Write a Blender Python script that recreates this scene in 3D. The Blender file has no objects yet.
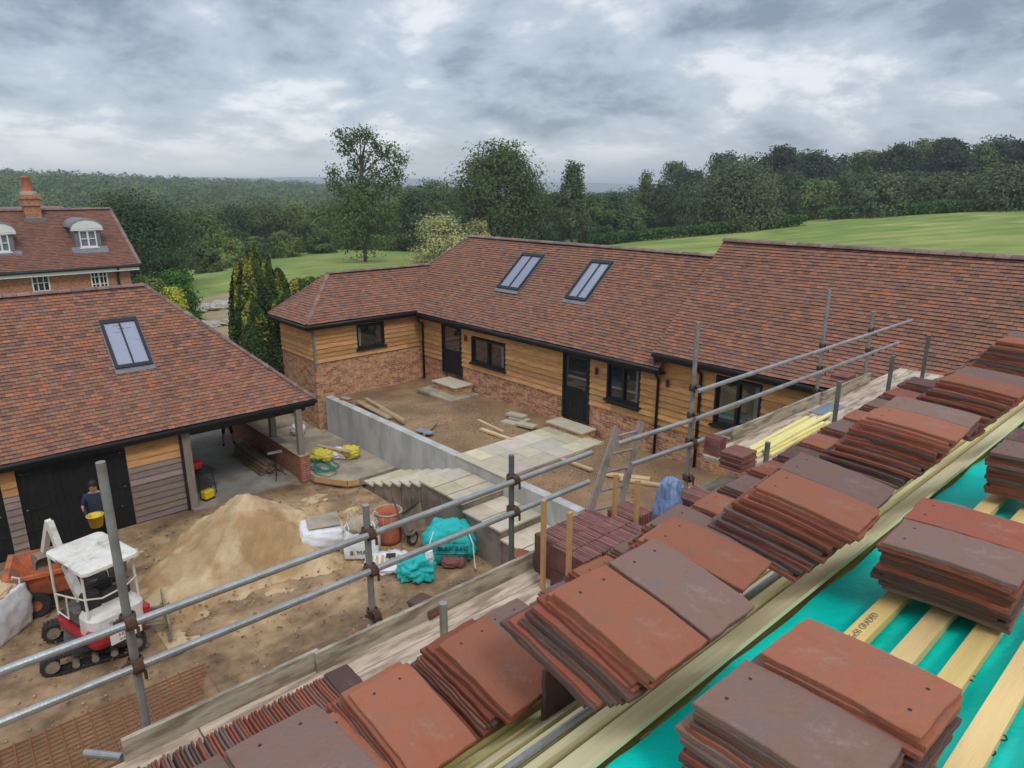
import bpy, math, random
import numpy as np
from mathutils import Vector, Matrix, noise as mnoise
R=random.Random(7)
rad=math.radians
scene=bpy.context.scene
COL=scene.collection
CH=8.3
# ---------------------------------------------------------------- helpers
def link(o,parent=None):
    COL.objects.link(o)
    if parent is not None: o.parent=parent
    return o
def tag(o,label=None,cat=None,group=None,kind=None):
    if label: o['label']=label
    if cat: o['category']=cat
    if group: o['group']=group
    if kind: o['kind']=kind
    elif cat: o['kind']='thing'
    return o
def thing(name,label,cat,loc=(0,0,0),rz=0,group=None):
    o=bpy.data.objects.new(name,None); link(o)
    o.empty_display_size=.2
    o.location=loc; o.rotation_euler=(0,0,rz)
    return tag(o,label,cat,group)
class MB:
    def __init__(s): s.v=[];s.f=[];s.c=[];s.hc=False;s.m=[]
    def add(s,vs,fs,col=None,mi=0):
        b=len(s.v); s.v.extend([tuple(p) for p in vs])
        for f in fs:
            s.f.append([b+i for i in f]); s.c.append(col or (1,1,1)); s.m.append(mi)
        if col: s.hc=True
    def box(s,x0,x1,y0,y1,z0,z1,col=None,mi=0,M=None):
        vs=[Vector((x,y,z)) for z in (z0,z1) for (x,y) in ((x0,y0),(x1,y0),(x1,y1),(x0,y1))]
        if M is not None: vs=[M@v for v in vs]
        s.add(vs,[(3,2,1,0),(4,5,6,7),(0,1,5,4),(1,2,6,5),(2,3,7,6),(3,0,4,7)],col,mi)
    def bbox(s,x0,x1,y0,y1,z0,z1,b=.01,M=None,col=None,mi=0):
        # chamfered box
        vs=[];
        for z,i in ((z0,b),(z0+b,0),(z1-b,0),(z1,b)):
            for (x,y) in ((x0+i+b*(i==0),y0+i),(x1-i-b*(i==0),y0+i),(x1-i,y0+i+b*(i==0)),(x1-i,y1-i-b*(i==0)),(x1-i-b*(i==0),y1-i),(x0+i+b*(i==0),y1-i),(x0+i,y1-i-b*(i==0)),(x0+i,y0+i+b*(i==0))):
                vs.append(Vector((x,y,z)))
        if M is not None: vs=[M@v for v in vs]
        fs=[tuple(range(7,-1,-1)),tuple(range(24,32))]
        for k in range(3):
            for j in range(8):
                a=k*8+j;c=k*8+(j+1)%8; fs.append((a,c,c+8,a+8))
        s.add(vs,fs,col,mi)
    def beam(s,p0,p1,w,h,up=(0,0,1),col=None,mi=0):
        p0=Vector(p0);p1=Vector(p1);d=(p1-p0).normalized();up=Vector(up)
        sx=d.cross(up)
        if sx.length<1e-4: sx=d.cross(Vector((1,0,0)))
        sx.normalize();u=sx.cross(d)
        vs=[p+sx*a*w/2+u*b*h/2 for p in (p0,p1) for a,b in ((-1,-1),(1,-1),(1,1),(-1,1))]
        s.add(vs,[(0,1,2,3),(7,6,5,4),(0,4,5,1),(1,5,6,2),(2,6,7,3),(3,7,4,0)],col,mi)
    def tube(s,pts,r,n=10,caps=True,col=None,mi=0,hollow=False):
        pts=[Vector(p) for p in pts]; rs=r if isinstance(r,(list,tuple)) else [r]*len(pts)
        vs=[];prev=None
        for i,p in enumerate(pts):
            d=(pts[min(i+1,len(pts)-1)]-pts[max(i-1,0)]).normalized()
            if prev is None:
                a=d.cross(Vector((0,0,1)))
                if a.length<1e-3: a=d.cross(Vector((1,0,0)))
                a.normalize()
            else:
                a=prev-d*prev.dot(d); a.normalize()
            prev=a; b=d.cross(a)
            for k in range(n):
                t=2*math.pi*k/n; vs.append(p+(a*math.cos(t)+b*math.sin(t))*rs[i])
        fs=[]
        for i in range(len(pts)-1):
            for k in range(n):
                q=i*n+k;w=i*n+(k+1)%n; fs.append((q,w,w+n,q+n))
        if caps: fs.append(tuple(range(n-1,-1,-1))); fs.append(tuple(range((len(pts)-1)*n,len(pts)*n)))
        s.add(vs,fs,col,mi)
    def lathe(s,prof,c=(0,0,0),n=16,col=None,mi=0,M=None,a0=0,a1=2*math.pi):
        vs=[]
        full=abs(a1-a0-2*math.pi)<1e-6; m=n if full else n+1
        for (r,z) in prof:
            for k in range(m):
                t=a0+(a1-a0)*k/n; vs.append(Vector((c[0]+r*math.cos(t),c[1]+r*math.sin(t),c[2]+z)))
        if M is not None: vs=[M@v for v in vs]
        fs=[]
        for i in range(len(prof)-1):
            for k in range(n):
                a=i*m+k;b=i*m+(k+1)%m if full else i*m+k+1; fs.append((a,b,b+m,a+m))
        s.add(vs,fs,col,mi)
    def poly(s,ps,t,n=(0,0,1),col=None,mi=0):
        # extruded polygon: ps top outline, thickness t against n
        n=Vector(n);k=len(ps);ps=[Vector(p) for p in ps]
        vs=ps+[p-n*t for p in ps]
        s.add(vs,[tuple(range(k)),tuple(range(2*k-1,k-1,-1))]+[(i,i+k,(i+1)%k+k,(i+1)%k) for i in range(k)],col,mi)
    def fb(s,F,u0,u1,w0,w1,z0,z1,col=None,mi=0):
        vs=[F(u,w,z) for z in (z0,z1) for (u,w) in ((u0,w0),(u1,w0),(u1,w1),(u0,w1))]
        s.add(vs,[(0,1,2,3),(7,6,5,4),(4,5,1,0),(5,6,2,1),(6,7,3,2),(7,4,0,3)] if F(1,0,0)[1]==F(0,0,0)[1] else [(3,2,1,0),(4,5,6,7),(0,1,5,4),(1,2,6,5),(2,3,7,6),(3,0,4,7)],col,mi)
    def build(s,name,mats,parent=None,world=False,smooth=False,origin=None):
        me=bpy.data.meshes.new(name)
        off=Vector((0,0,0))
        if world and parent is not None:
            q=parent; 
            while q is not None: off=off+q.location; q=q.parent
        if origin is not None: off=Vector(origin)
        me.from_pydata([tuple(Vector(p)-off) for p in s.v],[],s.f)
        if not isinstance(mats,(list,tuple)): mats=[mats]
        for m in mats: me.materials.append(m)
        if len(mats)>1: me.polygons.foreach_set('material_index',s.m)
        if True:
            ca=me.color_attributes.new('tone','FLOAT_COLOR','CORNER')
            arr=[]
            for f,c in zip(s.f,s.c): arr.extend([c[0],c[1],c[2],1]*len(f))
            ca.data.foreach_set('color',arr)
        if smooth: me.polygons.foreach_set('use_smooth',[True]*len(me.polygons))
        me.update()
        o=bpy.data.objects.new(name,me)
        if origin is not None: o.location=origin
        return link(o,parent)
def solid_normals(o):
    import bmesh
    bm=bmesh.new();bm.from_mesh(o.data);bmesh.ops.recalc_face_normals(bm,faces=bm.faces);bm.to_mesh(o.data);bm.free();return o
def FX(X): return lambda u,w,z:(X-w,u,z)      # wall facing -x, u along y
def FY(Y): return lambda u,w,z:(u,Y-w,z)      # wall facing -y, u along x
def copy_tree(o,parent=None):
    c=o.copy(); link(c); c.parent=parent
    for k in [q for q in o.children]: copy_tree(k,c)
    return c
def apply_mods(o):
    dg=bpy.context.evaluated_depsgraph_get(); dg.update()
    me=bpy.data.meshes.new_from_object(o.evaluated_get(dg)); 
    o.modifiers.clear(); o.data=me; return o
# ---------------------------------------------------------------- materials
def mat(name,col,rough=.85,var=.25,scale=4,bump=0.,bscale=60,metal=0,spec=.3,attr=False,rnd=0.,col2=None,c2scale=None,c2lo=.45,c2hi=.6,detail=6,coat=0,transl=0,aniso=None,dust=None):
    m=bpy.data.materials.new(name);m.use_nodes=True;nt=m.node_tree;N=nt.nodes;L=nt.links
    P=N['Principled BSDF'];P.inputs['Roughness'].default_value=rough;P.inputs['Metallic'].default_value=metal
    P.inputs['Specular IOR Level'].default_value=spec
    if coat: P.inputs['Coat Weight'].default_value=coat
    tc=N.new('ShaderNodeTexCoord');vec=tc.outputs['Object']
    if aniso:
        mp=N.new('ShaderNodeMapping');mp.inputs['Scale'].default_value=aniso;L.new(vec,mp.inputs[0]);vec=mp.outputs[0]
    def noise(sc,d=detail,ro=.6):
        n=N.new('ShaderNodeTexNoise');n.inputs['Scale'].default_value=sc;n.inputs['Detail'].default_value=d;n.inputs['Roughness'].default_value=ro;L.new(vec,n.inputs['Vector']);return n
    base=N.new('ShaderNodeRGB');base.outputs[0].default_value=(*col,1);cur=base.outputs[0]
    if col2:
        n=noise(c2scale or scale*.4);r=N.new('ShaderNodeMapRange');r.inputs[1].default_value=c2lo;r.inputs[2].default_value=c2hi;L.new(n.outputs[0],r.inputs[0])
        mx=N.new('ShaderNodeMix');mx.data_type='RGBA';mx.inputs[7].default_value=(*col2,1);L.new(cur,mx.inputs[6]);L.new(r.outputs[0],mx.inputs[0]);cur=mx.outputs[2]
    if attr:
        a=N.new('ShaderNodeAttribute');a.attribute_name='tone';mx=N.new('ShaderNodeMix');mx.data_type='RGBA';mx.blend_type='MULTIPLY';mx.inputs[0].default_value=1
        L.new(cur,mx.inputs[6]);L.new(a.outputs['Color'],mx.inputs[7]);cur=mx.outputs[2]
    if dust:
        n=noise(7,8,.7);r=N.new('ShaderNodeMapRange');r.inputs[1].default_value=.56;r.inputs[2].default_value=.78;r.inputs[4].default_value=.55;L.new(n.outputs[0],r.inputs[0])
        mx=N.new('ShaderNodeMix');mx.data_type='RGBA';mx.inputs[7].default_value=(*dust,1);L.new(cur,mx.inputs[6]);L.new(r.outputs[0],mx.inputs[0]);cur=mx.outputs[2]
    n=noise(scale);r=N.new('ShaderNodeMapRange');r.inputs[1].default_value=.25;r.inputs[2].default_value=.75;r.inputs[3].default_value=1-var;r.inputs[4].default_value=1+var;L.new(n.outputs[0],r.inputs[0]);f=r.outputs[0]
    if rnd:
        oi=N.new('ShaderNodeObjectInfo');r2=N.new('ShaderNodeMapRange');r2.inputs[3].default_value=1-rnd;r2.inputs[4].default_value=1+rnd;L.new(oi.outputs['Random'],r2.inputs[0])
        mm=N.new('ShaderNodeMath');mm.operation='MULTIPLY';L.new(f,mm.inputs[0]);L.new(r2.outputs[0],mm.inputs[1]);f=mm.outputs[0]
    sc=N.new('ShaderNodeVectorMath');sc.operation='SCALE';L.new(cur,sc.inputs[0]);L.new(f,sc.inputs['Scale']);L.new(sc.outputs[0],P.inputs['Base Color'])
    if bump:
        nb=noise(bscale,4);b=N.new('ShaderNodeBump');b.inputs['Strength'].default_value=bump;b.inputs['Distance'].default_value=.02;L.new(nb.outputs[0],b.inputs['Height']);L.new(b.outputs[0],P.inputs['Normal'])
    if transl:
        t=N.new('ShaderNodeBsdfTranslucent');L.new(sc.outputs[0],t.inputs[0]);ms=N.new('ShaderNodeMixShader');ms.inputs[0].default_value=transl
        out=N['Material Output'];L.new(P.outputs[0],ms.inputs[1]);L.new(t.outputs[0],ms.inputs[2]);L.new(ms.outputs[0],out.inputs['Surface'])
    return m
def brickmat(name,c1,c2,mortar,bw=.225,bh=.075,c3=None,gap=.01,bump=.4):
    m=mat(name,c1,.9,.2,25);nt=m.node_tree;N=nt.nodes;L=nt.links;P=N['Principled BSDF']
    tc=N.new('ShaderNodeTexCoord');sp=N.new('ShaderNodeSeparateXYZ');L.new(tc.outputs['Object'],sp.inputs[0])
    ad=N.new('ShaderNodeMath');L.new(sp.outputs[0],ad.inputs[0]);L.new(sp.outputs[1],ad.inputs[1])
    cb=N.new('ShaderNodeCombineXYZ');L.new(ad.outputs[0],cb.inputs[0]);L.new(sp.outputs[2],cb.inputs[1])
    b=N.new('ShaderNodeTexBrick');L.new(cb.outputs[0],b.inputs[0]);b.inputs['Scale'].default_value=1
    b.inputs['Brick Width'].default_value=bw;b.inputs['Row Height'].default_value=bh;b.inputs['Mortar Size'].default_value=gap;b.inputs['Mortar Smooth'].default_value=.3
    b.inputs['Color1'].default_value=(*c1,1);b.inputs['Color2'].default_value=(*c2,1);b.inputs['Mortar'].default_value=(*mortar,1);b.inputs['Bias'].default_value=0
    cur=b.outputs[0]
    if c3:
        v=N.new('ShaderNodeTexVoronoi');v.inputs['Scale'].default_value=1
        mp=N.new('ShaderNodeMapping');mp.inputs['Scale'].default_value=(1/bw*.9,1/bh*.9,1);L.new(cb.outputs[0],mp.inputs[0]);L.new(mp.outputs[0],v.inputs[0])
        sx=N.new('ShaderNodeSeparateColor');L.new(v.outputs['Color'],sx.inputs[0])
        gt=N.new('ShaderNodeMath');gt.operation='GREATER_THAN';gt.inputs[1].default_value=.7;L.new(sx.outputs[0],gt.inputs[0])
        mf=N.new('ShaderNodeMath');mf.operation='SUBTRACT';mf.inputs[0].default_value=1;L.new(b.outputs['Fac'],mf.inputs[1])
        mg=N.new('ShaderNodeMath');mg.operation='MULTIPLY';L.new(gt.outputs[0],mg.inputs[0]);L.new(mf.outputs[0],mg.inputs[1])
        mx=N.new('ShaderNodeMix');mx.data_type='RGBA';L.new(mg.outputs[0],mx.inputs[0]);L.new(cur,mx.inputs[6]);mx.inputs[7].default_value=(*c3,1);cur=mx.outputs[2]
    n=N.new('ShaderNodeTexNoise');n.inputs['Scale'].default_value=9;n.inputs['Detail'].default_value=6;L.new(cb.outputs[0],n.inputs[0])
    r=N.new('ShaderNodeMapRange');r.inputs[1].default_value=.3;r.inputs[2].default_value=.7;r.inputs[3].default_value=.65;r.inputs[4].default_value=1.3;L.new(n.outputs[0],r.inputs[0])
    s=N.new('ShaderNodeVectorMath');s.operation='SCALE';L.new(cur,s.inputs[0]);L.new(r.outputs[0],s.inputs['Scale']);L.new(s.outputs[0],P.inputs['Base Color'])
    bp=N.new('ShaderNodeBump');bp.inputs['Strength'].default_value=bump;bp.inputs['Distance'].default_value=.01;bp.invert=True;L.new(b.outputs['Fac'],bp.inputs['Height']);L.new(bp.outputs[0],P.inputs['Normal'])
    return m
M={}
M['rooftile']=mat('clay_roof_tiles',(1,1,1),.85,.18,30,.3,120,attr=True)
M['ridge']=mat('ridge_clay',(.20,.14,.12),.9,.3,6,.4,60)
M['oak']=mat('fresh_oak_boards',(.56,.31,.13),.8,.32,3,.25,40,attr=True,aniso=(1,1,6))
M['oldoak']=mat('weathered_boards',(.27,.215,.19),.85,.25,5,.3,40,attr=True,aniso=(1,1,6))
M['post']=mat('grey_oak_post',(.24,.20,.165),.85,.3,6,.3,40,aniso=(5,5,1))
M['brick']=brickmat('mixed_stock_brick',(.50,.20,.095),(.58,.33,.18),(.44,.33,.22),c3=(.33,.125,.08),gap=.011)
M['redbrick']=brickmat('red_facing_brick',(.40,.14,.075),(.46,.19,.10),(.44,.30,.2),gap=.009)
M['pierbrick']=brickmat('red_pier_brick',(.30,.085,.05),(.36,.12,.07),(.35,.28,.22),gap=.009)
M['black']=mat('black_painted_joinery',(.014,.014,.016),.5,.2,5,spec=.4)
M['blackboard']=mat('black_door_boards',(.016,.015,.015),.7,.35,4,spec=.25)
M['glass']=mat('dark_window_glass',(.022,.028,.03),.03,.1,2,spec=1.0,coat=1)
M['skyglass']=mat('rooflight_glass',(.23,.25,.33),.12,.06,1.5,spec=.9,coat=.6)
M['white']=mat('white_paint',(.72,.72,.69),.5,.08,3)
M['curtain']=mat('pale_curtain',(.22,.22,.20),.8,.15,6)
M['lead']=mat('lead_sheet',(.17,.18,.20),.55,.2,4,spec=.4)
M['concrete']=mat('cast_concrete',(.47,.46,.43),.9,.13,1.6,.25,50,aniso=(1.6,1.6,.6),col2=(.37,.355,.33),c2scale=1.2)
M['conctop']=mat('concrete_slab',(.38,.32,.235),.9,.2,2.5,.25,40,col2=(.25,.21,.16),c2scale=1)
M['render']=mat('blockwork_render',(.26,.21,.165),.95,.3,2.2,.5,30,col2=(.17,.13,.1),c2scale=1.5)
M['floor']=mat('lodge_floor',(.30,.285,.25),.8,.2,1.1,.1,30,col2=(.22,.19,.15),c2scale=.8)
M['paver']=mat('sandstone_paving',(.52,.47,.37),.85,.14,4,.2,40,attr=True)
M['galv']=mat('galvanised_tube',(.34,.355,.36),.42,.22,7,.15,60,metal=.55,spec=.5,col2=(.30,.29,.27),c2scale=5)
M['galvdark']=mat('dark_old_tube',(.16,.17,.17),.5,.3,7,.2,60,metal=.5)
M['rust']=mat('rusty_coupler',(.10,.055,.035),.8,.5,20,.5,80,metal=.2)
M['rebar']=mat('rusty_rebar',(.25,.10,.045),.85,.35,12,.3,80)
M['plank']=mat('scaffold_board',(.56,.46,.37),.85,.22,3,.3,30,aniso=(1,6,1),attr=True,col2=(.30,.23,.17),c2scale=2)
M['plankedge']=mat('toe_board_timber',(.45,.39,.30),.85,.3,3,.4,30,aniso=(1,4,6),col2=(.22,.18,.13),c2scale=2.5)
M['batten']=mat('pale_softwood_batten',(.80,.70,.38),.7,.13,4,.12,40,aniso=(.6,8,8),attr=True,spec=.25)
M['batteno']=mat('treated_yellow_batten',(.74,.55,.22),.7,.15,4,.15,40,aniso=(.6,8,8),attr=True)
M['membrane']=mat('teal_roof_membrane',(.0,.60,.50),.45,.10,2,.7,8,spec=.3,detail=2)
M['tealbag']=mat('teal_woven_bag',(.02,.42,.40),.6,.15,5,.4,30)
M['whitebag']=mat('white_woven_bag',(.70,.70,.70),.6,.10,8,.3,20)
M['print']=mat('black_print',(.02,.02,.02),.7,.2,20)
M['bluebag']=mat('blue_plastic_sack',(.17,.25,.42),.35,.2,6,.6,16,spec=.5)
M['yellowbag']=mat('yellow_plastic_bag',(.62,.52,.06),.4,.25,9,.6,14)
M['orange']=mat('orange_painted_steel',(.50,.13,.045),.55,.3,5,.2,30,col2=(.27,.12,.07),c2scale=3)
M['tub']=mat('orange_builders_tub',(.44,.14,.07),.7,.25,5,.3,30)
M['exwhite']=mat('cream_white_panel',(.66,.63,.56),.5,.14,4,spec=.35,col2=(.42,.36,.28),c2scale=3.5,c2lo=.52,c2hi=.70)
M['exred']=mat('red_panel',(.42,.02,.025),.4,.2,5,spec=.4)
M['rubber']=mat('black_rubber',(.035,.032,.03),.8,.4,12,.4,40)
M['steel']=mat('worn_dark_steel',(.14,.13,.12),.6,.4,9,.3,50,metal=.4)
M['mudsteel']=mat('muddy_steel',(.25,.20,.15),.8,.3,8,.3,40,metal=.1)
M['yellow']=mat('yellow_plastic',(.72,.50,.02),.45,.12,4)
M['red']=mat('red_plastic',(.45,.03,.03),.5,.15,5)
M['sand']=mat('building_sand',(.54,.40,.235),.95,.16,3,1.0,25,attr=True,col2=(.35,.22,.105),c2scale=.75,c2lo=.46,c2hi=.56)
M['mud']=mat('yard_mud',(.35,.235,.135),.95,.36,3.0,1.0,14,attr=True,col2=(.17,.11,.065),c2scale=.7,c2lo=.40,c2hi=.62)
M['soil']=mat('terrace_soil',(.29,.185,.10),.95,.28,3.2,.8,30,col2=(.20,.125,.07),c2scale=.8)
M['gravel']=mat('stone_chips',(.40,.29,.20),.9,.3,30,attr=True)
M['ground']=mat('meadow_ground',(1,1,1),.95,.22,.35,.3,6,attr=True)
M['hose']=mat('green_hose',(.02,.17,.12),.45,.1,4)
M['timber']=mat('sawn_timber',(.42,.31,.19),.8,.22,4,.2,30,aniso=(1,1,4),attr=True)
M['orangewood']=mat('orange_stained_stake',(.50,.29,.12),.8,.2,6,.2,30)
M['packtile']=mat('packed_dark_tiles',(.21,.095,.08),.85,.3,9,.4,60,attr=True)
M['skin']=mat('skin',(.42,.24,.17),.6,.08,6)
M['navy']=mat('navy_cotton',(.025,.035,.06),.85,.2,8)
M['darkcloth']=mat('black_cotton',(.015,.015,.018),.9,.2,8)
M['hair']=mat('dark_hair',(.02,.014,.01),.6,.3,40)
M['boot']=mat('work_boots',(.05,.035,.025),.7,.3,9)
M['rock']=mat('garden_rock',(.36,.33,.28),.9,.3,3,.5,20)
M['bark']=mat('tree_bark',(.10,.08,.06),.9,.35,5,.6,20,aniso=(3,3,.6))
M['bluegrey']=mat('blue_grey_membrane_sheet',(.2,.24,.28),.5,.2,4)
TILEC={'o':(.33,.12,.068),'r':(.27,.082,.05),'p':(.20,.118,.09),'d':(.13,.073,.058)}
for k,c in TILEC.items():
    M['t'+k]=mat({'o':'orange','r':'red','p':'plum','d':'dark'}[k]+'_clay_tile',c,.85,.2,14,.28,90,rnd=.20,col2=tuple(q*f for q,f in zip(c,(.70,.85,1.0))),c2scale=14,c2lo=.45,c2hi=.66,spec=.25,dust=(.42,.27,.20))
# ---------------------------------------------------------------- camera, world, sun
th=rad(48.12)
cd=bpy.data.cameras.new('camera');cam=bpy.data.objects.new('camera',cd);link(cam);scene.camera=cam
cd.sensor_width=36;cd.lens=690/1024*36;cd.clip_start=.05;cd.clip_end=20000
cam.location=(0,0,CH);cam.rotation_euler=(rad(90-15.858),0,-math.atan2(math.cos(th),math.sin(th)))
w=bpy.data.worlds.new('World');scene.world=w;w.use_nodes=True;nt=w.node_tree;N=nt.nodes;L=nt.links
bg=N['Background']
tc=N.new('ShaderNodeTexCoord');sp=N.new('ShaderNodeSeparateXYZ');L.new(tc.outputs['Generated'],sp.inputs[0])
def mth(op,a,b=None,c=None,clamp=False):
    n=N.new('ShaderNodeMath');n.operation=op;n.use_clamp=clamp
    for i,x in enumerate((a,b,c)):
        if x is None: continue
        if isinstance(x,(int,float)): n.inputs[i].default_value=x
        else: L.new(x,n.inputs[i])
    return n.outputs[0]
def mrange(x,a,b,c,d,smooth=True):
    n=N.new('ShaderNodeMapRange');n.interpolation_type='SMOOTHSTEP' if smooth else 'LINEAR'
    for i,q in enumerate((a,b,c,d)): n.inputs[i+1].default_value=q
    L.new(x,n.inputs[0]);return n.outputs[0]
def mixc(f,a,b,typ='MIX'):
    n=N.new('ShaderNodeMix');n.data_type='RGBA';n.blend_type=typ
    if isinstance(f,(int,float)): n.inputs[0].default_value=f
    else: L.new(f,n.inputs[0])
    for i,x in ((6,a),(7,b)):
        if isinstance(x,tuple): n.inputs[i].default_value=(*x,1)
        else: L.new(x,n.inputs[i])
    return n.outputs[2]
z=mth('MAXIMUM',sp.outputs[2],0.0)
dz=mth('ADD',z,.30)
cb=N.new('ShaderNodeCombineXYZ');L.new(mth('DIVIDE',sp.outputs[0],dz),cb.inputs[0]);L.new(mth('DIVIDE',sp.outputs[1],dz),cb.inputs[1])
def wn(sc,d,ro,dist=0,off=0):
    mp=N.new('ShaderNodeMapping');mp.inputs['Location'].default_value=(off,off*.7,0);L.new(cb.outputs[0],mp.inputs[0])
    n=N.new('ShaderNodeTexNoise');n.inputs['Scale'].default_value=sc;n.inputs['Detail'].default_value=d;n.inputs['Roughness'].default_value=ro;n.inputs['Distortion'].default_value=dist;L.new(mp.outputs[0],n.inputs[0]);return n.outputs[0]
n1=wn(1.05,9,.6,.25,2.3);n2=wn(2.6,9,.62,.3,9.0)
n=mth('ADD',mth('MULTIPLY',n1,.6),mth('MULTIPLY',n2,.4))
dark=(.245,.295,.38);light=(.55,.61,.70);brt=(.95,.97,1.0)
c=mixc(mrange(n,.40,.52,0,1),dark,light)
c=mixc(mrange(n,.51,.60,0,1),c,brt)
c=mixc(mrange(z,.01,.07,.85,0),c,mixc(mrange(mth('SUBTRACT',sp.outputs[0],sp.outputs[1]),-.6,.35,0,1),(.98,1.0,1.02),(.55,.61,.70)))
# overcast: zenith about twice as bright as the band over the horizon
gain=mrange(z,.25,.9,1.0,2.25)
sc=N.new('ShaderNodeVectorMath');sc.operation='SCALE';L.new(c,sc.inputs[0]);L.new(gain,sc.inputs['Scale'])
sk=N.new('ShaderNodeTexSky');sk.sky_type='NISHITA';sk.sun_disc=False;sk.sun_elevation=rad(48);sk.sun_rotation=rad(200)
sk2=N.new('ShaderNodeVectorMath');sk2.operation='SCALE';L.new(sk.outputs[0],sk2.inputs[0]);sk2.inputs['Scale'].default_value=.35
fin=mixc(.93,sk2.outputs[0],sc.outputs[0])
below=mrange(sp.outputs[2],-.05,0,0,1)
fin=mixc(below,(.12,.13,.11),fin)
L.new(fin,bg.inputs[0]);bg.inputs[1].default_value=.9
sd=bpy.data.lights.new('sun','SUN');sun=bpy.data.objects.new('sun',sd);link(sun);sd.energy=1.15;sd.angle=rad(12);sd.color=(1,.96,.9)
az=rad(200) # sky rotation measured from +y clockwise
sun.rotation_euler=(rad(90-48),0,-az+math.pi)
d=Vector((math.sin(az)*math.cos(rad(48)),math.cos(az)*math.cos(rad(48)),math.sin(rad(48))))
sun.rotation_euler=d.to_track_quat('Z','Y').to_euler()
vs=scene.view_settings;vs.view_transform='Standard';vs.look='None';vs.exposure=0;vs.gamma=1;vs.use_curve_mapping=False
scene.cycles.use_denoising=True;scene.cycles.max_bounces=6;scene.cycles.transparent_max_bounces=8;scene.cycles.volume_bounces=0
# ---------------------------------------------------------------- pixel helpers used to lay out the plan (camera frame maths)
fx,fy=math.cos(th),math.sin(th)
p_=rad(15.858);cp,sp_=math.cos(p_),math.sin(p_)
def pray(u,v):
    b=(u-512)/690;a=(384-v)/690
    f=cp+a*sp_;zz=-sp_+a*cp
    return (fx*f+fy*b, fy*f-fx*b, zz)
def Zp(u,v,z):
    r=pray(u,v);t=(z-CH)/r[2];return Vector((r[0]*t,r[1]*t,z))
def Yp(u,v,y):
    r=pray(u,v);t=y/r[1];return Vector((r[0]*t,y,CH+r[2]*t))
def Dp(u,v,D):
    r=pray(u,v);t=D/math.hypot(r[0],r[1]);return Vector((r[0]*t,r[1]*t,CH+r[2]*t))
# ---------------------------------------------------------------- terrain
CPS=[]
for x in (-20,-8,0,8): 
    for y in (-6,4,12,20): CPS.append((x,y,-.25))
CPS+=[(14,-8,.4),(14,2,1.3),(14,12,1.3),(14,21,.9),(11,23,.3),(20,-8,1.2),(22,4,1.6),(22,14,1.5),(22,24,.9),(9,28,-.1),(12,35,-.7),(4,32,-1.2),(16,30,.0),(-20,32,-1.5),(-4,45,-3),(-30,60,-5)]
for (u,v,D) in [(1024,209,135),(1150,208,140),(900,216,130),(800,224,125),(700,234,118),(620,243,112),(560,249,112),(480,256,108),(400,251,125),(330,249,128),(280,262,105),(220,270,98),(190,277,90),(640,262,60),(800,262,50),(1024,262,40),(300,300,55),(210,300,62),(220,330,44)]:
    q=Dp(u,v,D);CPS.append((q.x,q.y,q.z))
for (u,D,z) in [(1024,200,8),(1024,400,14),(850,200,5),(850,400,12),(700,200,-1),(700,400,2),(560,200,-6),(560,420,-10),(560,900,-14),(430,220,-10),(430,450,-12),(430,900,-5),(300,200,-10),(300,300,-12),(300,560,-5),(300,950,1),(150,170,-9),(150,260,-13),(150,450,-3),(150,850,5),(0,120,-6),(0,230,-12),(0,420,0),(0,800,9),(-200,200,-10),(-200,700,9),(430,1500,0),(150,1500,0),(700,1500,0),(1024,1500,15),(1300,200,9),(1300,1000,15),(560,1500,-16)]:
    q=Dp(u,190,D);CPS.append((q.x,q.y,z))
for (x,y) in [(-300,-300),(0,-300),(300,-300),(-300,300),(-1500,-1500),(1500,-1500),(-1500,1500)]: CPS.append((x,y,-3))
CP=np.array(CPS);K=np.hypot(CP[:,0][:,None]-CP[:,0],CP[:,1][:,None]-CP[:,1])
A_=np.zeros((len(CP)+3,len(CP)+3));n_=len(CP);A_[:n_,:n_]=K+np.eye(n_)*.3;A_[:n_,n_]=1;A_[:n_,n_+1:]=CP[:,:2]/1000;A_[n_:,:n_]=A_[:n_,n_:].T
W_=np.linalg.solve(A_,np.concatenate([CP[:,2],[0,0,0]]))
def tz(x,y):
    x=np.atleast_1d(np.asarray(x,float));y=np.atleast_1d(np.asarray(y,float))
    k=np.hypot(x[:,None]-CP[:,0],y[:,None]-CP[:,1])
    r=k@W_[:n_]+W_[n_]+W_[n_+1]*x/1000+W_[n_+2]*y/1000
    return r
def tz1(x,y): return float(tz(x,y)[0])
def npmesh(name,V,F,mats,parent=None,col=None,smooth=False,per='POINT'):
    V=np.asarray(V,float);F=np.asarray(F,np.int32)
    me=bpy.data.meshes.new(name);me.vertices.add(len(V));me.vertices.foreach_set('co',V.ravel())
    k=F.shape[1];me.loops.add(F.size);me.loops.foreach_set('vertex_index',F.ravel());me.polygons.add(len(F))
    me.polygons.foreach_set('loop_start',np.arange(0,F.size,k,dtype=np.int32));
    if smooth: me.polygons.foreach_set('use_smooth',np.ones(len(F),bool))
    for m in (mats if isinstance(mats,(list,tuple)) else [mats]): me.materials.append(m)
    me.update(calc_edges=True)
    if col is not None:
        ca=me.color_attributes.new('tone','FLOAT_COLOR',per)
        C=np.ones((len(col),4));C[:,:3]=col;ca.data.foreach_set('color',C.ravel().astype(np.float32))
    o=bpy.data.objects.new(name,me);return link(o,parent)
def grid(nx,ny):
    i=np.arange((nx-1)*(ny-1));a=(i//(nx-1))*nx+i%(nx-1);return np.stack([a,a+1,a+1+nx,a+nx],1)
def hash2(ix,iy,s=0):
    h=(ix*374761393+iy*668265263+s*974711)&0xffffffff;h=((h^(h>>13))*1274126177)&0xffffffff;return ((h^(h>>16))&0xffff)/65535.
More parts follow.
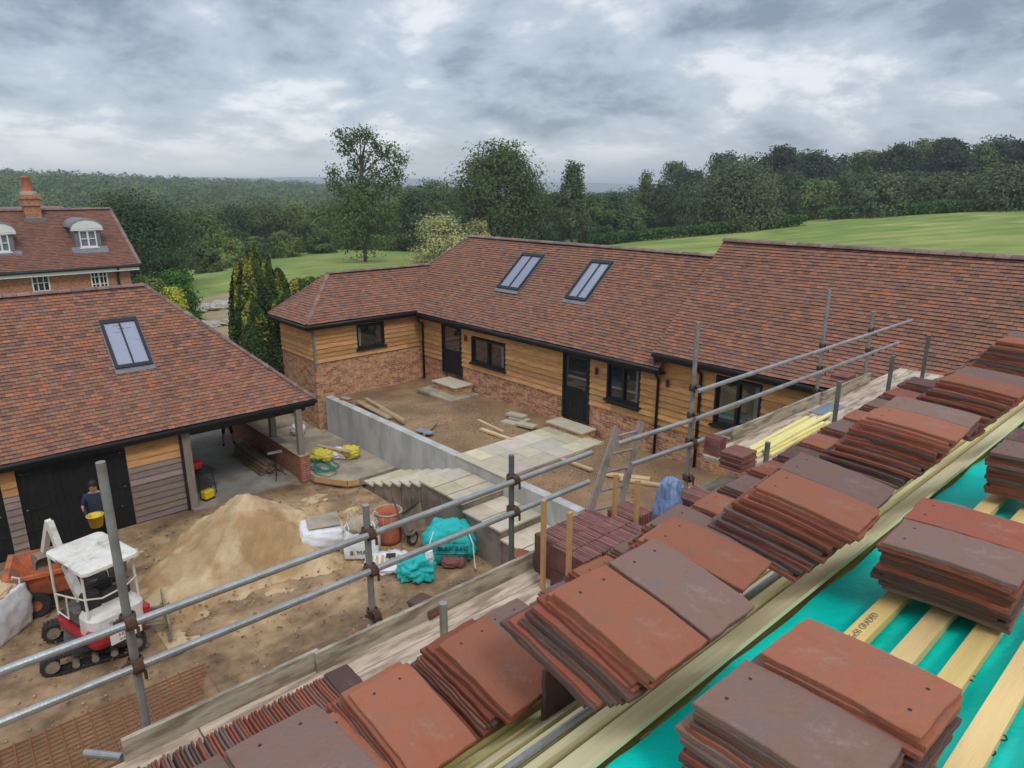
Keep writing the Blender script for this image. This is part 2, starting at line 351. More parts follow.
def vnoise(x,y,s=0):
    x=np.asarray(x,float);y=np.asarray(y,float);ix=np.floor(x).astype(np.int64);iy=np.floor(y).astype(np.int64);a=x-ix;b=y-iy;a=a*a*(3-2*a);b=b*b*(3-2*b)
    return (hash2(ix,iy,s)*(1-a)+hash2(ix+1,iy,s)*a)*(1-b)+(hash2(ix,iy+1,s)*(1-a)+hash2(ix+1,iy+1,s)*a)*b
def fbm(x,y,o=4,s=0):
    r=0;a=.5
    for i in range(o): r=r+a*vnoise(x*2**i,y*2**i,s+i);a*=.5
    return r
t=np.linspace(-1,1,330);gx=12*np.sinh(t*5.3)+10;gy=12*np.sinh(t*5.3)+12
X,Y=np.meshgrid(gx,gy);Zt=tz(X.ravel(),Y.ravel()).reshape(X.shape)
dist=np.hypot(X,Y);Zt+= (fbm(X/25,Y/25)-.5)*np.clip((dist-40)/60,0,1)*.8
site=(X>-14)&(X<19)&(Y>-4)&(Y<24);Zt=np.where(site,np.minimum(Zt,-.12),Zt)
site2=(X>13.5)&(X<19.5)&(Y>-6)&(Y<22);Zt=np.where(site2,np.minimum(Zt,1.3),Zt)
# colour classes by where the meadow, the dirt track and the woodland floor lie
f1=fbm(X/9,Y/9,5);f2=fbm(X/2.2,Y/2.2,4,9)
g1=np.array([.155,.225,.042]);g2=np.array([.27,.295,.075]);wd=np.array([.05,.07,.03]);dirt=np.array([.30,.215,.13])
mx=np.clip((f1-.38)*3.2,0,1)[...,None];C=g1*(1-mx)+g2*mx
C=C*(.80+.40*f2[...,None])*(1+.10*np.sin((X*.35+Y*.94)*1.1)+.10*(fbm(X/30,Y/4,3,77)-.5))[...,None]
P1=Zp(235,300,-1.2);P0=Zp(215,352,.0);P2=Zp(255,278,-2.5)
def segd(ax,ay,bx,by):
    dx,dy=bx-ax,by-ay;q=np.clip(((X-ax)*dx+(Y-ay)*dy)/(dx*dx+dy*dy),0,1);return np.hypot(X-ax-q*dx,Y-ay-q*dy)
pd=segd(P0.x,P0.y,P1.x,P1.y)
m=np.clip(1.5-pd/2.6+ (f2-.5)*1.4,0,1)[...,None]*.85;C=C*(1-m)+dirt*m
m=np.clip(1.3-np.hypot(X-9,Y-29)/9+(f2-.5)*1.2,0,1)[...,None]*.5;C=C*(1-m)+np.array([.24,.20,.12])*m
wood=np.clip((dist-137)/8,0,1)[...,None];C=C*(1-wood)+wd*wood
V=np.stack([X.ravel(),Y.ravel(),Zt.ravel()],1)
o=npmesh('ground',V,grid(330,330),M['ground'],col=C.reshape(-1,3),smooth=True);tag(o,kind='structure')
# ---- yard surface
gx=np.arange(-13,9.06,.09);gy=np.arange(3.0,18.45,.09);X,Y=np.meshgrid(gx,gy)
Zy=(fbm(X/1.3,Y/.9,5,3)-.5)*.20+(fbm(X/.35,Y/.3,4,5)-.5)*.09+(fbm(X/2.5,Y/.22,3,61)-.5)*.08
for (a,b,w_) in ((1.35,2.8,.2),(.5,2.1,.2),(2.3,1.9,.16)):   # wheel ruts
    q=(Y-(8.2+a+.10*(X-1)));Zy-=.05*np.exp(-(q/w_)**2)
Zy*=np.clip((18.4-Y)/1.5,0,1)*np.clip((9.05-X)/.4,0,1)
e=np.clip(1.35-np.hypot((X-5.2)/3.9,(Y-15.0)/3.2)+(fbm(X/.9,Y/.9,5,8)-.5)*1.9,0,1)[...,None]
tr=fbm(X/3.5,Y/.28,4,61);C=np.ones(X.shape+(3,))*(.42+.62*fbm(X/.8,Y/.5,6,2)+.55*tr)[...,None]*np.array([1,.98,.95]);dk=np.clip((fbm(X/1.6,Y/.9,5,71)-.50)*5,0,1)[...,None]*np.clip((12.2-Y)/2.5,0,1)[...,None];C=C*(1-.5*dk);C=C*(1-e*.75)+np.array([1.5,1.5,1.4])*e*.75
o=npmesh('yard',np.stack([X.ravel(),Y.ravel(),Zy.ravel()],1),grid(len(gx),len(gy)),M['mud'],col=C.reshape(-1,3),smooth=True);tag(o,kind='structure')
# ---- terrace soil
gx=np.arange(10.5,14.5,.08);gy=np.arange(1.0,21.3,.08);X,Y=np.meshgrid(gx,gy)
Zy=1.44+(fbm(X/.9,Y/.9,5,13)-.5)*.14-np.clip((Y-17)/4,0,1)*.12
inpath=((Y>11.75)&(Y<13.75));Zy=np.where(inpath,1.36,Zy)
o=npmesh('terrace_ground',np.stack([X.ravel(),Y.ravel(),Zy.ravel()],1),grid(len(gx),len(gy)),M['soil'],smooth=True);tag(o,kind='structure')
# scattered stones as stuff
def stones(name,pts,smin,smax,label,matr,cols):
    Vs=[];Fs=[];Cs=[];b=0
    base=np.array([(1,0,0),(-1,0,0),(0,1,0),(0,-1,0),(0,0,1),(0,0,-1)],float);fc=np.array([(0,2,4),(2,1,4),(1,3,4),(3,0,4),(2,0,5),(1,2,5),(3,1,5),(0,3,5)])
    rg=np.random.RandomState(3)
    for (x,y,z_) in pts:
        s=rg.uniform(smin,smax);q=base*s*rg.uniform(.6,1.2,(6,1))*np.array([1,rg.uniform(.6,1),.55]);a=rg.uniform(0,6.28);ca,sa=math.cos(a),math.sin(a)
        q=np.stack([q[:,0]*ca-q[:,1]*sa,q[:,0]*sa+q[:,1]*ca,q[:,2]],1)+np.array([x,y,z_+s*.2]);Vs.append(q);Fs.append(fc+b);b+=6;Cs.append(np.repeat([cols[rg.randint(len(cols))]],6,0)*rg.uniform(.7,1.2))
    o=npmesh(name,np.concatenate(Vs),np.concatenate(Fs),matr,col=np.concatenate(Cs));return tag(o,label,'gravel',kind='stuff')
pts=[]
rg=np.random.RandomState(5)
for i in range(2600):
    x=rg.uniform(10.6,13.9);y=rg.choice([rg.normal(10.8,.8),rg.normal(15.2,1.2),rg.uniform(8,20)])
    if 11.75<y<13.75 or y<7: continue
    pts.append((x,y,1.44+(fbm(np.array(x/.9),np.array(y/.9),5,13)-.5)*.14-max(0,(y-17)/4)*.12))
stones('gravel',pts,.012,.035,'reddish stone chips scattered over the bare terrace soil','' or M['gravel'],[(1,.9,.8),(.8,.6,.45),(1.3,1.2,1.1),(.6,.45,.35)])
pts=[(rg.uniform(-3,9),rg.uniform(7,17.8),0.03) for i in range(2600)]
stones('rubble',pts,.012,.05,'small stones and clods lying about the muddy yard',M['gravel'],[(.8,.65,.5),(.6,.5,.4),(1,.9,.75)])
# ---- lodge floor, patio slab
b=MB();b.box(4.9,8.0,18.15,24.3,-.15,.035);o=b.build('lodge_floor',M['floor']);tag(o,kind='structure')
b=MB();b.poly([(8.12,17.62,.25),(8.66,16.72,.25),(8.9,16.6,.25),(10.26,16.6,.25),(10.26,24.2,.25),(8.12,24.2,.25)],.22);o=b.build('patio_slab',M['conctop']);tag(o,kind='structure')
o=MB();o.beam((8.10,17.60,.17),(8.64,16.70,.17),.04,.16);o.beam((8.65,16.68,.17),(8.95,16.56,.17),.04,.16)
o=o.build('formwork_board',M['orangewood']);tag(o,'orange brown edging boards along the front edge of the patio slab','edging board')
# ---- retaining wall
b=MB();
for (y0,y1) in ((9.3,11.0),(11.004,13.4),(13.404,15.9),(15.904,18.4),(18.404,20.98)):
    b.box(10.27,10.52,y0,y1,-.1,1.47)
o=b.build('retaining_wall',M['concrete']);tag(o,'long grey cast concrete retaining wall beside the paved steps','retaining wall')
# stairs
b=MB()
tops=MB()
sx0,sx1=9.02,10.265
def tread(y0,y1,z_):
    b.box(sx0+.03,sx1,y0,y1,-.1,z_-.05)
    k=max(1,round((y1-y0)/.65));
    xs=[sx0-.03,sx0+.55,sx1] if k>1 or (y1-y0)>.5 else [sx0-.03,sx0+.62+R.uniform(-.1,.1),sx1]
    for i in range(k):
        for j in range(2):
            a=y0-.03+(y1-y0)*i/k+(.004 if i else 0);c_=y0+(y1-y0+ .0)*(i+1)/k-.004
            t_=R.uniform(.82,1.12);tops.box(xs[j]+(.004 if j else 0),xs[j+1]-.004,a,c_,z_-.046,z_,col=(t_,t_*R.uniform(.94,1.0),t_*R.uniform(.82,1.0)))
tread(11.8,13.55,1.2)
for i in range(3):
    z_=1.2-.19*(i+1);tread([10.45,9.15,7.9][i],[11.77,10.42,9.12][i],z_)
for i in range(6):
    z_=1.2-.155*(i+1);tread(13.58+i*.47,13.58+i*.47+.44,z_)
st=thing('stone_steps','paved sandstone steps turning down from the terrace to the yard','steps',(9.6,12,0))
b.build('riser_wall',M['render'],st,world=True);tops.build('tread_slabs',M['paver'],st,world=True)
# terrace path
b=MB()
yy=[11.72,12.3,12.95,13.7];
for i in range(3):
    xs=[10.53]
    while xs[-1]<13.85: xs.append(min(13.95,xs[-1]+R.choice([.45,.6,.75,.9])))
    for a,c_ in zip(xs,xs[1:]):
        t_=R.uniform(.8,1.15);b.box(a+.005,c_-.005,yy[i]+.005,yy[i+1]-.005,1.40,1.5+R.uniform(-.003,.003),col=(t_,t_*R.uniform(.95,1.03),t_*R.uniform(.8,1.08)))
b.box(10.25,10.53,11.72,13.7,1.474,1.5,col=(.9,.88,.8))
o=b.build('path',M['paver']);tag(o,kind='structure')
def doorstep(x0,x1,y0,y1,z0,z1,base,label):
    s=thing('door_step',label,'step',((x0+x1)/2,(y0+y1)/2,z0),group='door steps of the barn')
    b=MB();b.box(x0+.04,x1,y0+.04,y1-.04,z0-.1,z1-.05);b.build('step_base',M['brick'],s,world=True)
    b=MB();b.bbox(x0,x1,y0,y1,z1-.05,z1,.006,col=(1,.98,.92));b.build('step_slab',M['paver'],s,world=True)
    if base:
        b=MB();b.bbox(base[0],base[1],base[2],base[3],z0-.05,z0+.06,.008);b.build('footing_slab',M['conctop'],s,world=True)
doorstep(13.68,14.28,12.3,13.75,1.5,1.66,None,'low paved step below the right hand black door')
doorstep(13.5,14.28,17.95,19.3,1.45,1.80,(13.05,14.28,17.6,19.6),'raised brick step with pale slab below the left black door')
# ---------------------------------------------------------------- tiled roofs
PAL=[((.36,.15,.085),5),((.46,.17,.08),3),((.285,.16,.115),6),((.20,.125,.105),5),((.14,.095,.085),3),((.34,.19,.13),4),((.52,.19,.09),1)]
PW=[c for c,w_ in PAL for _ in range(w_)]
def tileroof(P0,U,S,ulen,slen,lim,gauge=.1,wd=.165,th_=.02,seed=1,dark=1.,holes=(),sat=.42,mean=(.265,.125,.085)):
    """U unit along eave, S unit up slope; lim(s)->(u0,u1)"""
    rr=random.Random(seed);b=MB();P0=Vector(P0);U=Vector(U);S=Vector(S);Nn=U.cross(S).normalized()
    if Nn.z<0: Nn=-Nn
    nrow=int(slen/gauge)
    for i in range(nrow):
        s0=i*gauge;u0,u1=lim(s0+gauge*.5)
        if u1-u0<.05: continue
        k=math.floor(u0/wd)-1;off=(i%2)*.5*wd
        while True:
            a=k*wd+off;c_=a+wd-.006;k+=1
            if a>u1: break
            a=max(a,u0);c_=min(c_,u1)
            if c_-a<.02: continue
            mid=(a+c_)/2
            if any(h[0]<mid<h[1] and h[2]<s0+.05<h[3] for h in holes): continue
            wob=.010*math.sin(a*.9+seed)+.008*math.sin(s0*2.1+a*.37+seed)
            t=th_+.012+wob+rr.uniform(-.005,.008);t2=.006+wob;s1=s0+gauge+.02;lo=s0-rr.uniform(0,.006)
            q=[P0+U*a+S*lo+Nn*t,P0+U*c_+S*lo+Nn*(t+rr.uniform(-.003,.003)),P0+U*c_+S*s1+Nn*t2,P0+U*a+S*s1+Nn*t2,P0+U*a+S*lo+Nn*(t-.013),P0+U*c_+S*lo+Nn*(t-.013),P0+U*a+S*s1-Nn*.008,P0+U*c_+S*s1-Nn*.008]
            col=rr.choice(PW);col=tuple(x*sat+m_*(1-sat) for x,m_ in zip(col,mean));f=rr.uniform(.84,1.06)*dark*.92
            b.add(q,[(0,1,2,3),(4,5,1,0),(4,0,3,6),(5,7,2,1),(4,6,7,5)],tuple(x*f for x in col))
    return b
def ridge(b,p0,p1,r=.115,seg=.3,bonnet=False):
    p0=Vector(p0);p1=Vector(p1);L_=(p1-p0).length;n=max(1,round(L_/seg));d=(p1-p0)/n;dn=d.normalized()
    side=dn.cross(Vector((0,0,1))).normalized();up=side.cross(dn)
    for i in range(n):
        a=p0+d*i;c_=p0+d*(i+1)*1.0-d*.04
        vs=[];jr=R.uniform(-.006,.006)
        for p,rr_ in ((a,r*(.92 if not bonnet else .75)+jr),(c_,r+jr)):
            for k in range(7):
                t=math.pi*(k/6)*.9+.05*math.pi;vs.append(p+side*math.cos(t)*rr_*1.15+up*(math.sin(t)*rr_*.75-.035))
        cc=R.uniform(.75,1.25)
        b.add(vs,[(k,k+1,k+8,k+7) for k in range(6)]+[tuple(range(7,14)),tuple(range(6,-1,-1))],(cc,cc*R.uniform(.9,1.02),cc*.95))
M['ridge']=mat('ridge_clay_tiles',(.215,.15,.13),.9,.3,6,.4,60,attr=True)
def gutter(root,p0,p1,name='gutter'):
    b=MB();b.tube([p0,p1],.055,8);b.build(name,M['black'],root,world=True,smooth=True)
def rooflight(root,P0,U,S,u0,u1,s0,s1,name='rooflight',proud=.09):
    P0=Vector(P0);U=Vector(U);S=Vector(S);Nn=U.cross(S).normalized()
    if Nn.z<0: Nn=-Nn
    Mx=Matrix((U,S,Nn)).transposed().to_4x4();Mx.translation=P0
    fr=.075
    b=MB();b.box(u0-.03,u1+.03,s0-.14,s1+.03,.03,.045,M=Mx);f=b.build('rooflight_flashing',M['lead'],root,world=True)
    b=MB()
    for (a,c_,d_,e_) in ((u0,u1,s0,s0+fr*1.3),(u0,u1,s1-fr*1.6,s1),(u0,u0+fr,s0+fr*1.3,s1-fr*1.6),(u1-fr,u1,s0+fr*1.3,s1-fr*1.6)): b.box(a,c_,d_,e_,.01,proud,M=Mx)
    m_=(u0+u1)/2;b.box(m_-.018,m_+.018,s0+fr*1.3,s1-fr*1.6,.03,proud-.012,M=Mx)
    r_=b.build(name,M['black'],root,world=True)
    b=MB();b.box(u0+fr,u1-fr,s0+fr*1.3,s1-fr*1.6,.035,.05,M=Mx);b.build('glass_pane',M['skyglass'],r_,world=True)
def clad(F,u0,u1,z0,z1,holes,b,h=.17,pal=None,seed=0,w0=.0):
    rr=random.Random(seed);z_=z0
    while z_<z1-.02:
        zt=min(z_+h,z1)
        cuts=sorted([(a,c_) for (a,c_,e_,f_) in holes if e_<zt-.005 and f_>z_+.005]);segs=[];cur=u0
        for a,c_ in cuts:
            if a>cur: segs.append((cur,min(a,u1)))
            cur=max(cur,c_)
        if cur<u1: segs.append((cur,u1))
        for a,c_ in segs:
            x=a
            while x<c_-.01:
                e_=min(c_,x+rr.uniform(2.2,4.5)) 
                if c_-e_<.5: e_=c_
                f=rr.uniform(.74,1.16);cc=(f,f*rr.uniform(.9,1.02),f*rr.uniform(.8,1.02))
                j=rr.uniform(-.004,.004)
                vs=[F(x,w0+.030+j,z_-.014),F(e_-.003,w0+.030+j,z_-.014),F(e_-.003,w0+.05+j,z_-.012),F(x,w0+.05+j,z_-.012),F(x,w0,zt),F(e_-.003,w0,zt),F(e_-.003,w0+.012,zt),F(x,w0+.012,zt)]
                b.add(vs,[(0,1,2,3),(4,5,6,7),(3,2,6,7),(0,3,7,4),(1,5,6,2)],cc);x=e_
        z_+=h
def brickwall(F,u0,u1,z0,z1,holes,b,w0=-.2,w1=0):
    us=sorted(set([u0,u1]+[min(max(q,u0),u1) for h_ in holes for q in h_[:2]]))
    for a,c_ in zip(us,us[1:]):
        if c_-a<1e-4: continue
        m_=(a+c_)/2;zz=[(h_[2],h_[3]) for h_ in holes if h_[0]<m_<h_[1]];cur=z0
        for e_,f_ in sorted(zz):
            if e_>cur+.001: b.fb(F,a,c_,w0,w1,cur,min(e_,z1))
            cur=max(cur,f_)
        if cur<z1-.001: b.fb(F,a,c_,w0,w1,cur,z1)
def window(root,F,u0,u1,z0,z1,lights=2,curt=True,frame='black',bars=None,depth=.05,name='window',label=None):
    m_=M[frame];t=.055
    b=MB()
    b.fb(F,u0,u1,-.06,depth,z0,z0+t);b.fb(F,u0,u1,-.06,depth,z1-t,z1);b.fb(F,u0,u0+t,-.06,depth,z0+t,z1-t);b.fb(F,u1-t,u1,-.06,depth,z0+t,z1-t)
    for k in range(1,lights):
        x=u0+(u1-u0)*k/lights;b.fb(F,x-.035,x+.035,-.05,depth-.01,z0+t,z1-t)
    if bars:
        nx,nz=bars
        for k in range(1,nx): x=u0+(u1-u0)*k/nx;b.fb(F,x-.018,x+.018,-.035,depth-.02,z0+t,z1-t)
        for k in range(1,nz): q=z0+(z1-z0)*k/nz;b.fb(F,u0+t,u1-t,-.034,depth-.021,q-.018,q+.018)
    f=b.build(name,m_,root,world=True)
    if label: f['label']=label
    b=MB();b.fb(F,u0-.06,u1+.06,-.02,depth+.07,z0-.06,z0-.003);b.build('sill',m_ if frame=='black' else M['white'],f,world=True)
    b=MB();b.fb(F,u0+t,u1-t,-.045,-.035,z0+t,z1-t);b.build('pane',M['glass'],f,world=True)
    if curt:
        b=MB();w_=(u1-u0)
        n=8
        for (a,c_) in (((u0+t+.01),u0+t+.12*w_),):
            for k in range(n):
                x=a+(c_-a)*k/n;b.fb(F,x,x+(c_-a)/n*.8,-.034,-.030-.0015*(k%2),z0+t+.02,z1-t)
        b.build('curtain',M['curtain'],f,world=True)
    return f
def plankdoor(root,F,u0,u1,z0,z1,glazed=True,name='door'):
    b=MB();t=.06
    b.fb(F,u0-t,u0,-.06,.05,z0,z1+t);b.fb(F,u1,u1+t,-.06,.05,z0,z1+t);b.fb(F,u0,u1,-.06,.05,z1,z1+t)
    fr=b.build('door_frame',M['black'],root,world=True)
    b=MB();zm=z0+(z1-z0)*.48 if glazed else z1
    n=6
    for k in range(n):
        a=u0+(u1-u0)*k/n;b.fb(F,a+.004,u0+(u1-u0)*(k+1)/n-.004,-.04,.0,z0+.01,zm)
    if glazed:
        b.fb(F,u0,u0+.09,-.04,.004,zm,z1);b.fb(F,u1-.09,u1,-.04,.004,zm,z1);b.fb(F,u0+.09,u1-.09,-.04,.004,z1-.1,z1);b.fb(F,u0,u1,-.041,.008,zm-.06,zm+.03)
    d_=b.build(name,M['blackboard'],root,world=True)
    if glazed:
        b=MB();b.fb(F,u0+.09,u1-.09,-.03,-.02,zm+.03,z1-.1);b.build('glass_pane',M['glass'],d_,world=True)
        b=MB();q=.012
        for (a,c_,e_,f_) in ((u0+.09,u0+.09+q,zm+.03,z1-.1),(u1-.09-q,u1-.09,zm+.03,z1-.1),(u0+.09+q,u1-.09-q,zm+.03,zm+.03+q),(u0+.09+q,u1-.09-q,z1-.1-q,z1-.1)): b.fb(F,a,c_,-.02,-.012,e_,f_)
        b.build('glazing_bead',M['curtain'],d_,world=True)
    b=MB();b.tube([F(u0+.08,.0,z0+.98),F(u0+.08,.06,z0+.98),F(u0+.18,.06,z0+.98)],.01,6);b.build('handle',M['steel'],d_,world=True)
    return d_
def downpipe(root,pts):
    b=MB();b.tube(pts,.04,8)
    b.build('downpipe',M['black'],root,world=True,smooth=True)
def lamp(root,F,u,z_):
    b=MB();c=Vector(F(u,.1,z_));b.lathe([(0,.1),(.035,.09),(.04,-.02),(.05,-.1),(0,-.1)],c,10);b.beam(F(u,0,z_),F(u,.07,z_),.04,.08);b.build('wall_lamp',M['rust'],root,world=True)
# ================= BARN
barn=thing('barn','long L shaped barn with oak boards over brick and red tiled roofs','barn',(14.4,15,1.5))
EX,EZ=14.05,3.92;RX,RZ=16.95,6.5
S=Vector((RX-EX,0,RZ-EZ));SL=S.length;S=S/SL;U=Vector((0,1,0))
B0,B1=10.1,22.4   # middle roof extent along y
hipy=21.25
def limB(s):
    f=s/SL; top=21.3+ (23.9-21.3)*(1-f)
    return (0,top-B0)
b=tileroof((EX,B0,EZ),U,S,B1-B0,SL,limB,seed=11);mid=b.build('middle_roof',M['rooftile'],barn,world=True)
EZC,RZC=4.3,6.93;S2=Vector((RX-EX,0,RZC-EZC));SL2=S2.length;S2/=SL2
C0=-4.0
b=tileroof((EX-.02,C0,EZC),U,S2,10.3-C0,SL2,lambda s:(0,10.3-C0),seed=12);rc=b.build('near_roof',M['rooftile'],barn,world=True)
# wing: eave rectangle x 9.75.., y 20.9..23.9, ridge y 22.4 z 5.45
WE,WR=4.0,5.42;wy0,wy1,wyr=20.88,23.9,22.39
S3=Vector((0,wyr-wy0,WR-WE));SL3=S3.length;S3/=SL3
def limW(s):
    f=s/SL3;z_=WE+(WR-WE)*f
    # valley where wing meets main slope plane x = EX+(z-EZ)/tan
    xr=EX+(z_-EZ)*(RX-EX)/(RZ-EZ);xl=9.75+1.65*f
    return (xl-9.75,xr-9.75+.05)
b=tileroof((9.75,wy0,WE),(1,0,0),S3,9,SL3,limW,seed=13);b.build('wing_roof',M['rooftile'],barn,world=True)
S4=Vector((1.65,0,WR-WE));SL4=S4.length;S4/=SL4
b=tileroof((9.75,wy0,WE),(0,1,0),S4,3.02,SL4,lambda s:(1.51*s/SL4,3.02-1.51*s/SL4),seed=14);b.build('hip_roof',M['rooftile'],barn,world=True)
b=MB() # rear slopes & under sheets
b.add([(RX,10.3,RZC),(RX,C0,RZC),(20.0,C0,4.1),(20.0,10.3,4.1)],[(0,1,2,3)])
b.add([(RX,B0,RZ),(RX,21.3,RZ),(20.0,24,3.9),(20.0,B0,3.9)],[(3,2,1,0)])
b.add([(RX,21.3,RZ),(EX,23.9,EZ),(20,24,3.9)],[(0,1,2)])
b.add([(11.4,wyr,WR),(15.9,wyr,WR),(15,23.9,WE),(9.75,23.9,WE)],[(0,1,2,3)])
b.build('rear_slopes',M['ridge'],barn,world=True)
b=MB()
b.add([(EX,B0,EZ-.01),(EX,23.9,EZ-.01),(RX,21.3,RZ-.01),(RX,B0,RZ-.01)],[(0,1,2,3)]);b.add([(EX,C0,EZC-.012),(EX,10.3,EZC-.012),(RX,10.3,RZC-.012),(RX,C0,RZC-.012)],[(0,1,2,3)])
b.add([(9.75,wy0,WE-.01),(14.6,wy0,WE-.01),(15.8,wyr,WR-.01),(11.4,wyr,WR-.01)],[(0,1,2,3)]);b.add([(9.75,wy0,WE-.01),(11.4,wyr,WR-.01),(9.75,23.9,WE-.01)],[(0,1,2)])
b.build('roof_underlay',M['black'],barn,world=True)
b=MB();ridge(b,(RX,10.35,RZ+.02),(RX,21.3,RZ+.02));ridge(b,(RX,C0,RZC+.02),(RX,10.32,RZC+.02),r=.13);ridge(b,(11.4,wyr,WR+.03),(15.75,wyr,WR+.03),r=.1)
ridge(b,(9.78,wy0+.02,WE+.05),(11.42,wyr,WR+.03),r=.075,seg=.1,bonnet=True);ridge(b,(9.78,23.88,WE+.05),(11.42,wyr,WR+.03),r=.075,seg=.1,bonnet=True)
ridge(b,(EX+.0,23.9,EZ+.05),(RX,21.3,RZ+.03),r=.09,seg=.12,bonnet=True)
b.build('ridge_tiles',M['ridge'],barn,world=True)
# verge of near roof against the middle roof
b=MB();b.poly([(EX-.02,10.32,EZC+.0),(RX,10.32,RZC),(RX,10.32,RZ-.1),(EX+.05,10.32,EZ-.05)],.03,n=(0,1,0));b.build('verge_board',M['ridge'],barn,world=True)
# fascias & gutters
b=MB();b.box(EX+.03,EX+.07,B0,20.95,EZ-.2,EZ-.02);b.box(EX+.03,EX+.07,C0,10.28,EZC-.2,EZC-.02);b.box(9.8,14.1,wy0+.03,wy0+.07,WE-.2,WE-.02);b.box(9.78,9.82,wy0+.07,23.85,WE-.2,WE-.02)
b.box(EX+.07,14.4,B0,21.0,EZ-.2,EZ-.18);b.box(EX+.07,14.4,C0,10.05,EZC-.2,EZC-.18);b.box(9.82,14.1,wy0+.07,21.2,WE-.2,WE-.18);b.box(9.82,10.12,21.2,23.8,WE-.2,WE-.18)
b.build('fascia',M['black'],barn,world=True)
gutter(barn,(EX-.03,B0-.02,EZ-.06),(EX-.03,20.85,EZ-.06));gutter(barn,(EX-.04,C0,EZC-.06),(EX-.04,10.3,EZC-.06));gutter(barn,(9.72,wy0-.04,WE-.06),(14.02,wy0-.04,WE-.06));gutter(barn,(9.7,wy0-.04,WE-.06),(9.7,23.9,WE-.06))
# walls: main wall
FM=FX(14.4);FW=FY(21.2);FE=FX(10.1)
winL=(16.35,18.1,2.55,3.42);winR=(10.90,12.05,2.62,3.66);winC=(7.45,8.65,2.75,3.95);drR=(12.75,13.7,1.68,3.68);drL=(18.72,19.75,1.88,3.66)
holes=[winL,winR,winC,(drR[0]-.06,drR[1]+.06,0,drR[3]+.06),(drL[0]-.06,drL[1]+.06,0,drL[3]+.06)]
b=MB();brickwall(FM,C0,21.2,.2,2.3,holes,b,-.2,.0);b.build('brick_plinth',M['brick'],barn,world=True)
b=MB();clad(FM,C0,21.2,2.303,EZC-.18,holes,b,seed=3);b.build('cladding',M['oak'],barn,world=True)
b=MB();brickwall(FM,C0,21.2,2.3,EZC-.1,holes,b,-.2,-.012);b.build('inner_wall',M['black'],barn,world=True)
# wing front wall
ww=(11.72,12.82,2.88,3.68)
b=MB();brickwall(FW,10.1,14.4,-.2,2.62,[ww],b,-.2,0);b.fb(FE,21.404,23.8,-.2,0,-.2,2.72);b.fb(FE,21.2,21.404,-.2,0,2.622,2.72);b.build('wing_plinth',M['brick'],barn,world=True)
b=MB();clad(FW,10.14,14.36,2.625,WE-.18,[ww],b,seed=5,h=.16);clad(FE,21.22,23.7,2.723,WE-.18,[],b,seed=6,h=.16)
b.build('wing_cladding',M['oak'],barn,world=True)
b=MB();b.box(10.3,14.3,21.38,23.6,2.5,WE-.2);b.box(10.12,10.3,21.25,23.7,2.7,WE-.19);b.box(10.3,14.4,21.215,21.38,2.62,2.87);b.box(10.3,11.7,21.215,21.38,2.87,WE-.19);b.box(12.84,14.4,21.215,21.38,2.87,WE-.19);b.box(10.07,10.14,21.13,21.22,2.4,WE-.2);b.build('wing_frame',M['post'],barn,world=True)
b=MB();b.box(14.6,19.8,C0+.1,23.5,.5,EZ-.25);b.build('rear_wall',M['brick'],barn,world=True)
window(barn,FM,*winL,lights=2);window(barn,FM,*winR,lights=2);window(barn,FM,*winC,lights=2);window(barn,FW,*ww,lights=1)
plankdoor(barn,FM,*drR);plankdoor(barn,FM,*drL)
downpipe(barn,[(EX,20.83,WE-.1),(EX+.0,20.83,EZ-.3),(14.33,20.95,EZ-.45),(14.33,20.95,1.4)])
downpipe(barn,[(EX-.02,10.22,EZ-.1),(14.33,10.3,EZ-.4),(14.33,10.3,1.45)])
downpipe(barn,[(EX,9.1,EZC-.1),(14.33,9.05,EZC-.4),(14.33,9.05,1.45)])
for u,z_ in ((18.35,3.35),(12.4,3.35),(10.0,3.5)): lamp(barn,FM,u,z_)
P0=(EX,B0,EZ)
rooflight(barn,P0,U,S,16.7-B0,17.78-B0,1.65,3.28);rooflight(barn,P0,U,S,13.72-B0,14.6-B0,1.65,3.28)
# small flue on ridge far side
b=MB();b.lathe([(.06,0),(.06,.55),(.1,.56),(.1,.62),(0,.64)],(17.6,20.4,5.9),10);b.build('flue',M['black'],barn,world=True)
# ================= CART LODGE / GARAGE
gar=thing('cart_lodge','red tiled cart lodge with black doors and an open oak framed bay','garage',(2,18.4,0))
GE=2.42;GR=5.68;gy0,gyr,gx1,gxr=18.05,21.3,8.55,5.25
S=Vector((0,gyr-gy0,GR-GE));SL=S.length;S/=SL;gx0=-9.
b=tileroof((gx0,gy0,GE),(1,0,0),S,gx1-gx0,SL,lambda s:(0,(gx1-gx0)-(gx1-gxr)*s/SL),seed=21,sat=.58,mean=(.30,.13,.082));b.build('front_roof',M['rooftile'],gar,world=True)
Sh=Vector((-(gx1-gxr),0,GR-GE));SLh=Sh.length;Sh/=SLh
b=tileroof((gx1,gy0,GE),(0,1,0),Sh,6.5,SLh,lambda s:(3.25*s/SLh,6.5-3.25*s/SLh),seed=22,sat=.58,mean=(.30,.13,.082));b.build('hip_end_roof',M['rooftile'],gar,world=True)
b=MB();b.add([(gx0,gyr,GR),(gxr,gyr,GR),(gx1,24.55,GE),(gx0,24.55,GE)],[(0,1,2,3)]);b.build('rear_roof',M['ridge'],gar,world=True)
b=MB();b.add([(gx0,gy0,GE-.01),(gx1,gy0,GE-.01),(gxr,gyr,GR-.012),(gx0,gyr,GR-.012)],[(0,1,2,3)]);b.add([(gx1,gy0,GE-.01),(gx1,24.55,GE-.01),(gxr,gyr,GR-.012)],[(0,1,2)]);b.build('roof_underlay',M['black'],gar,world=True)
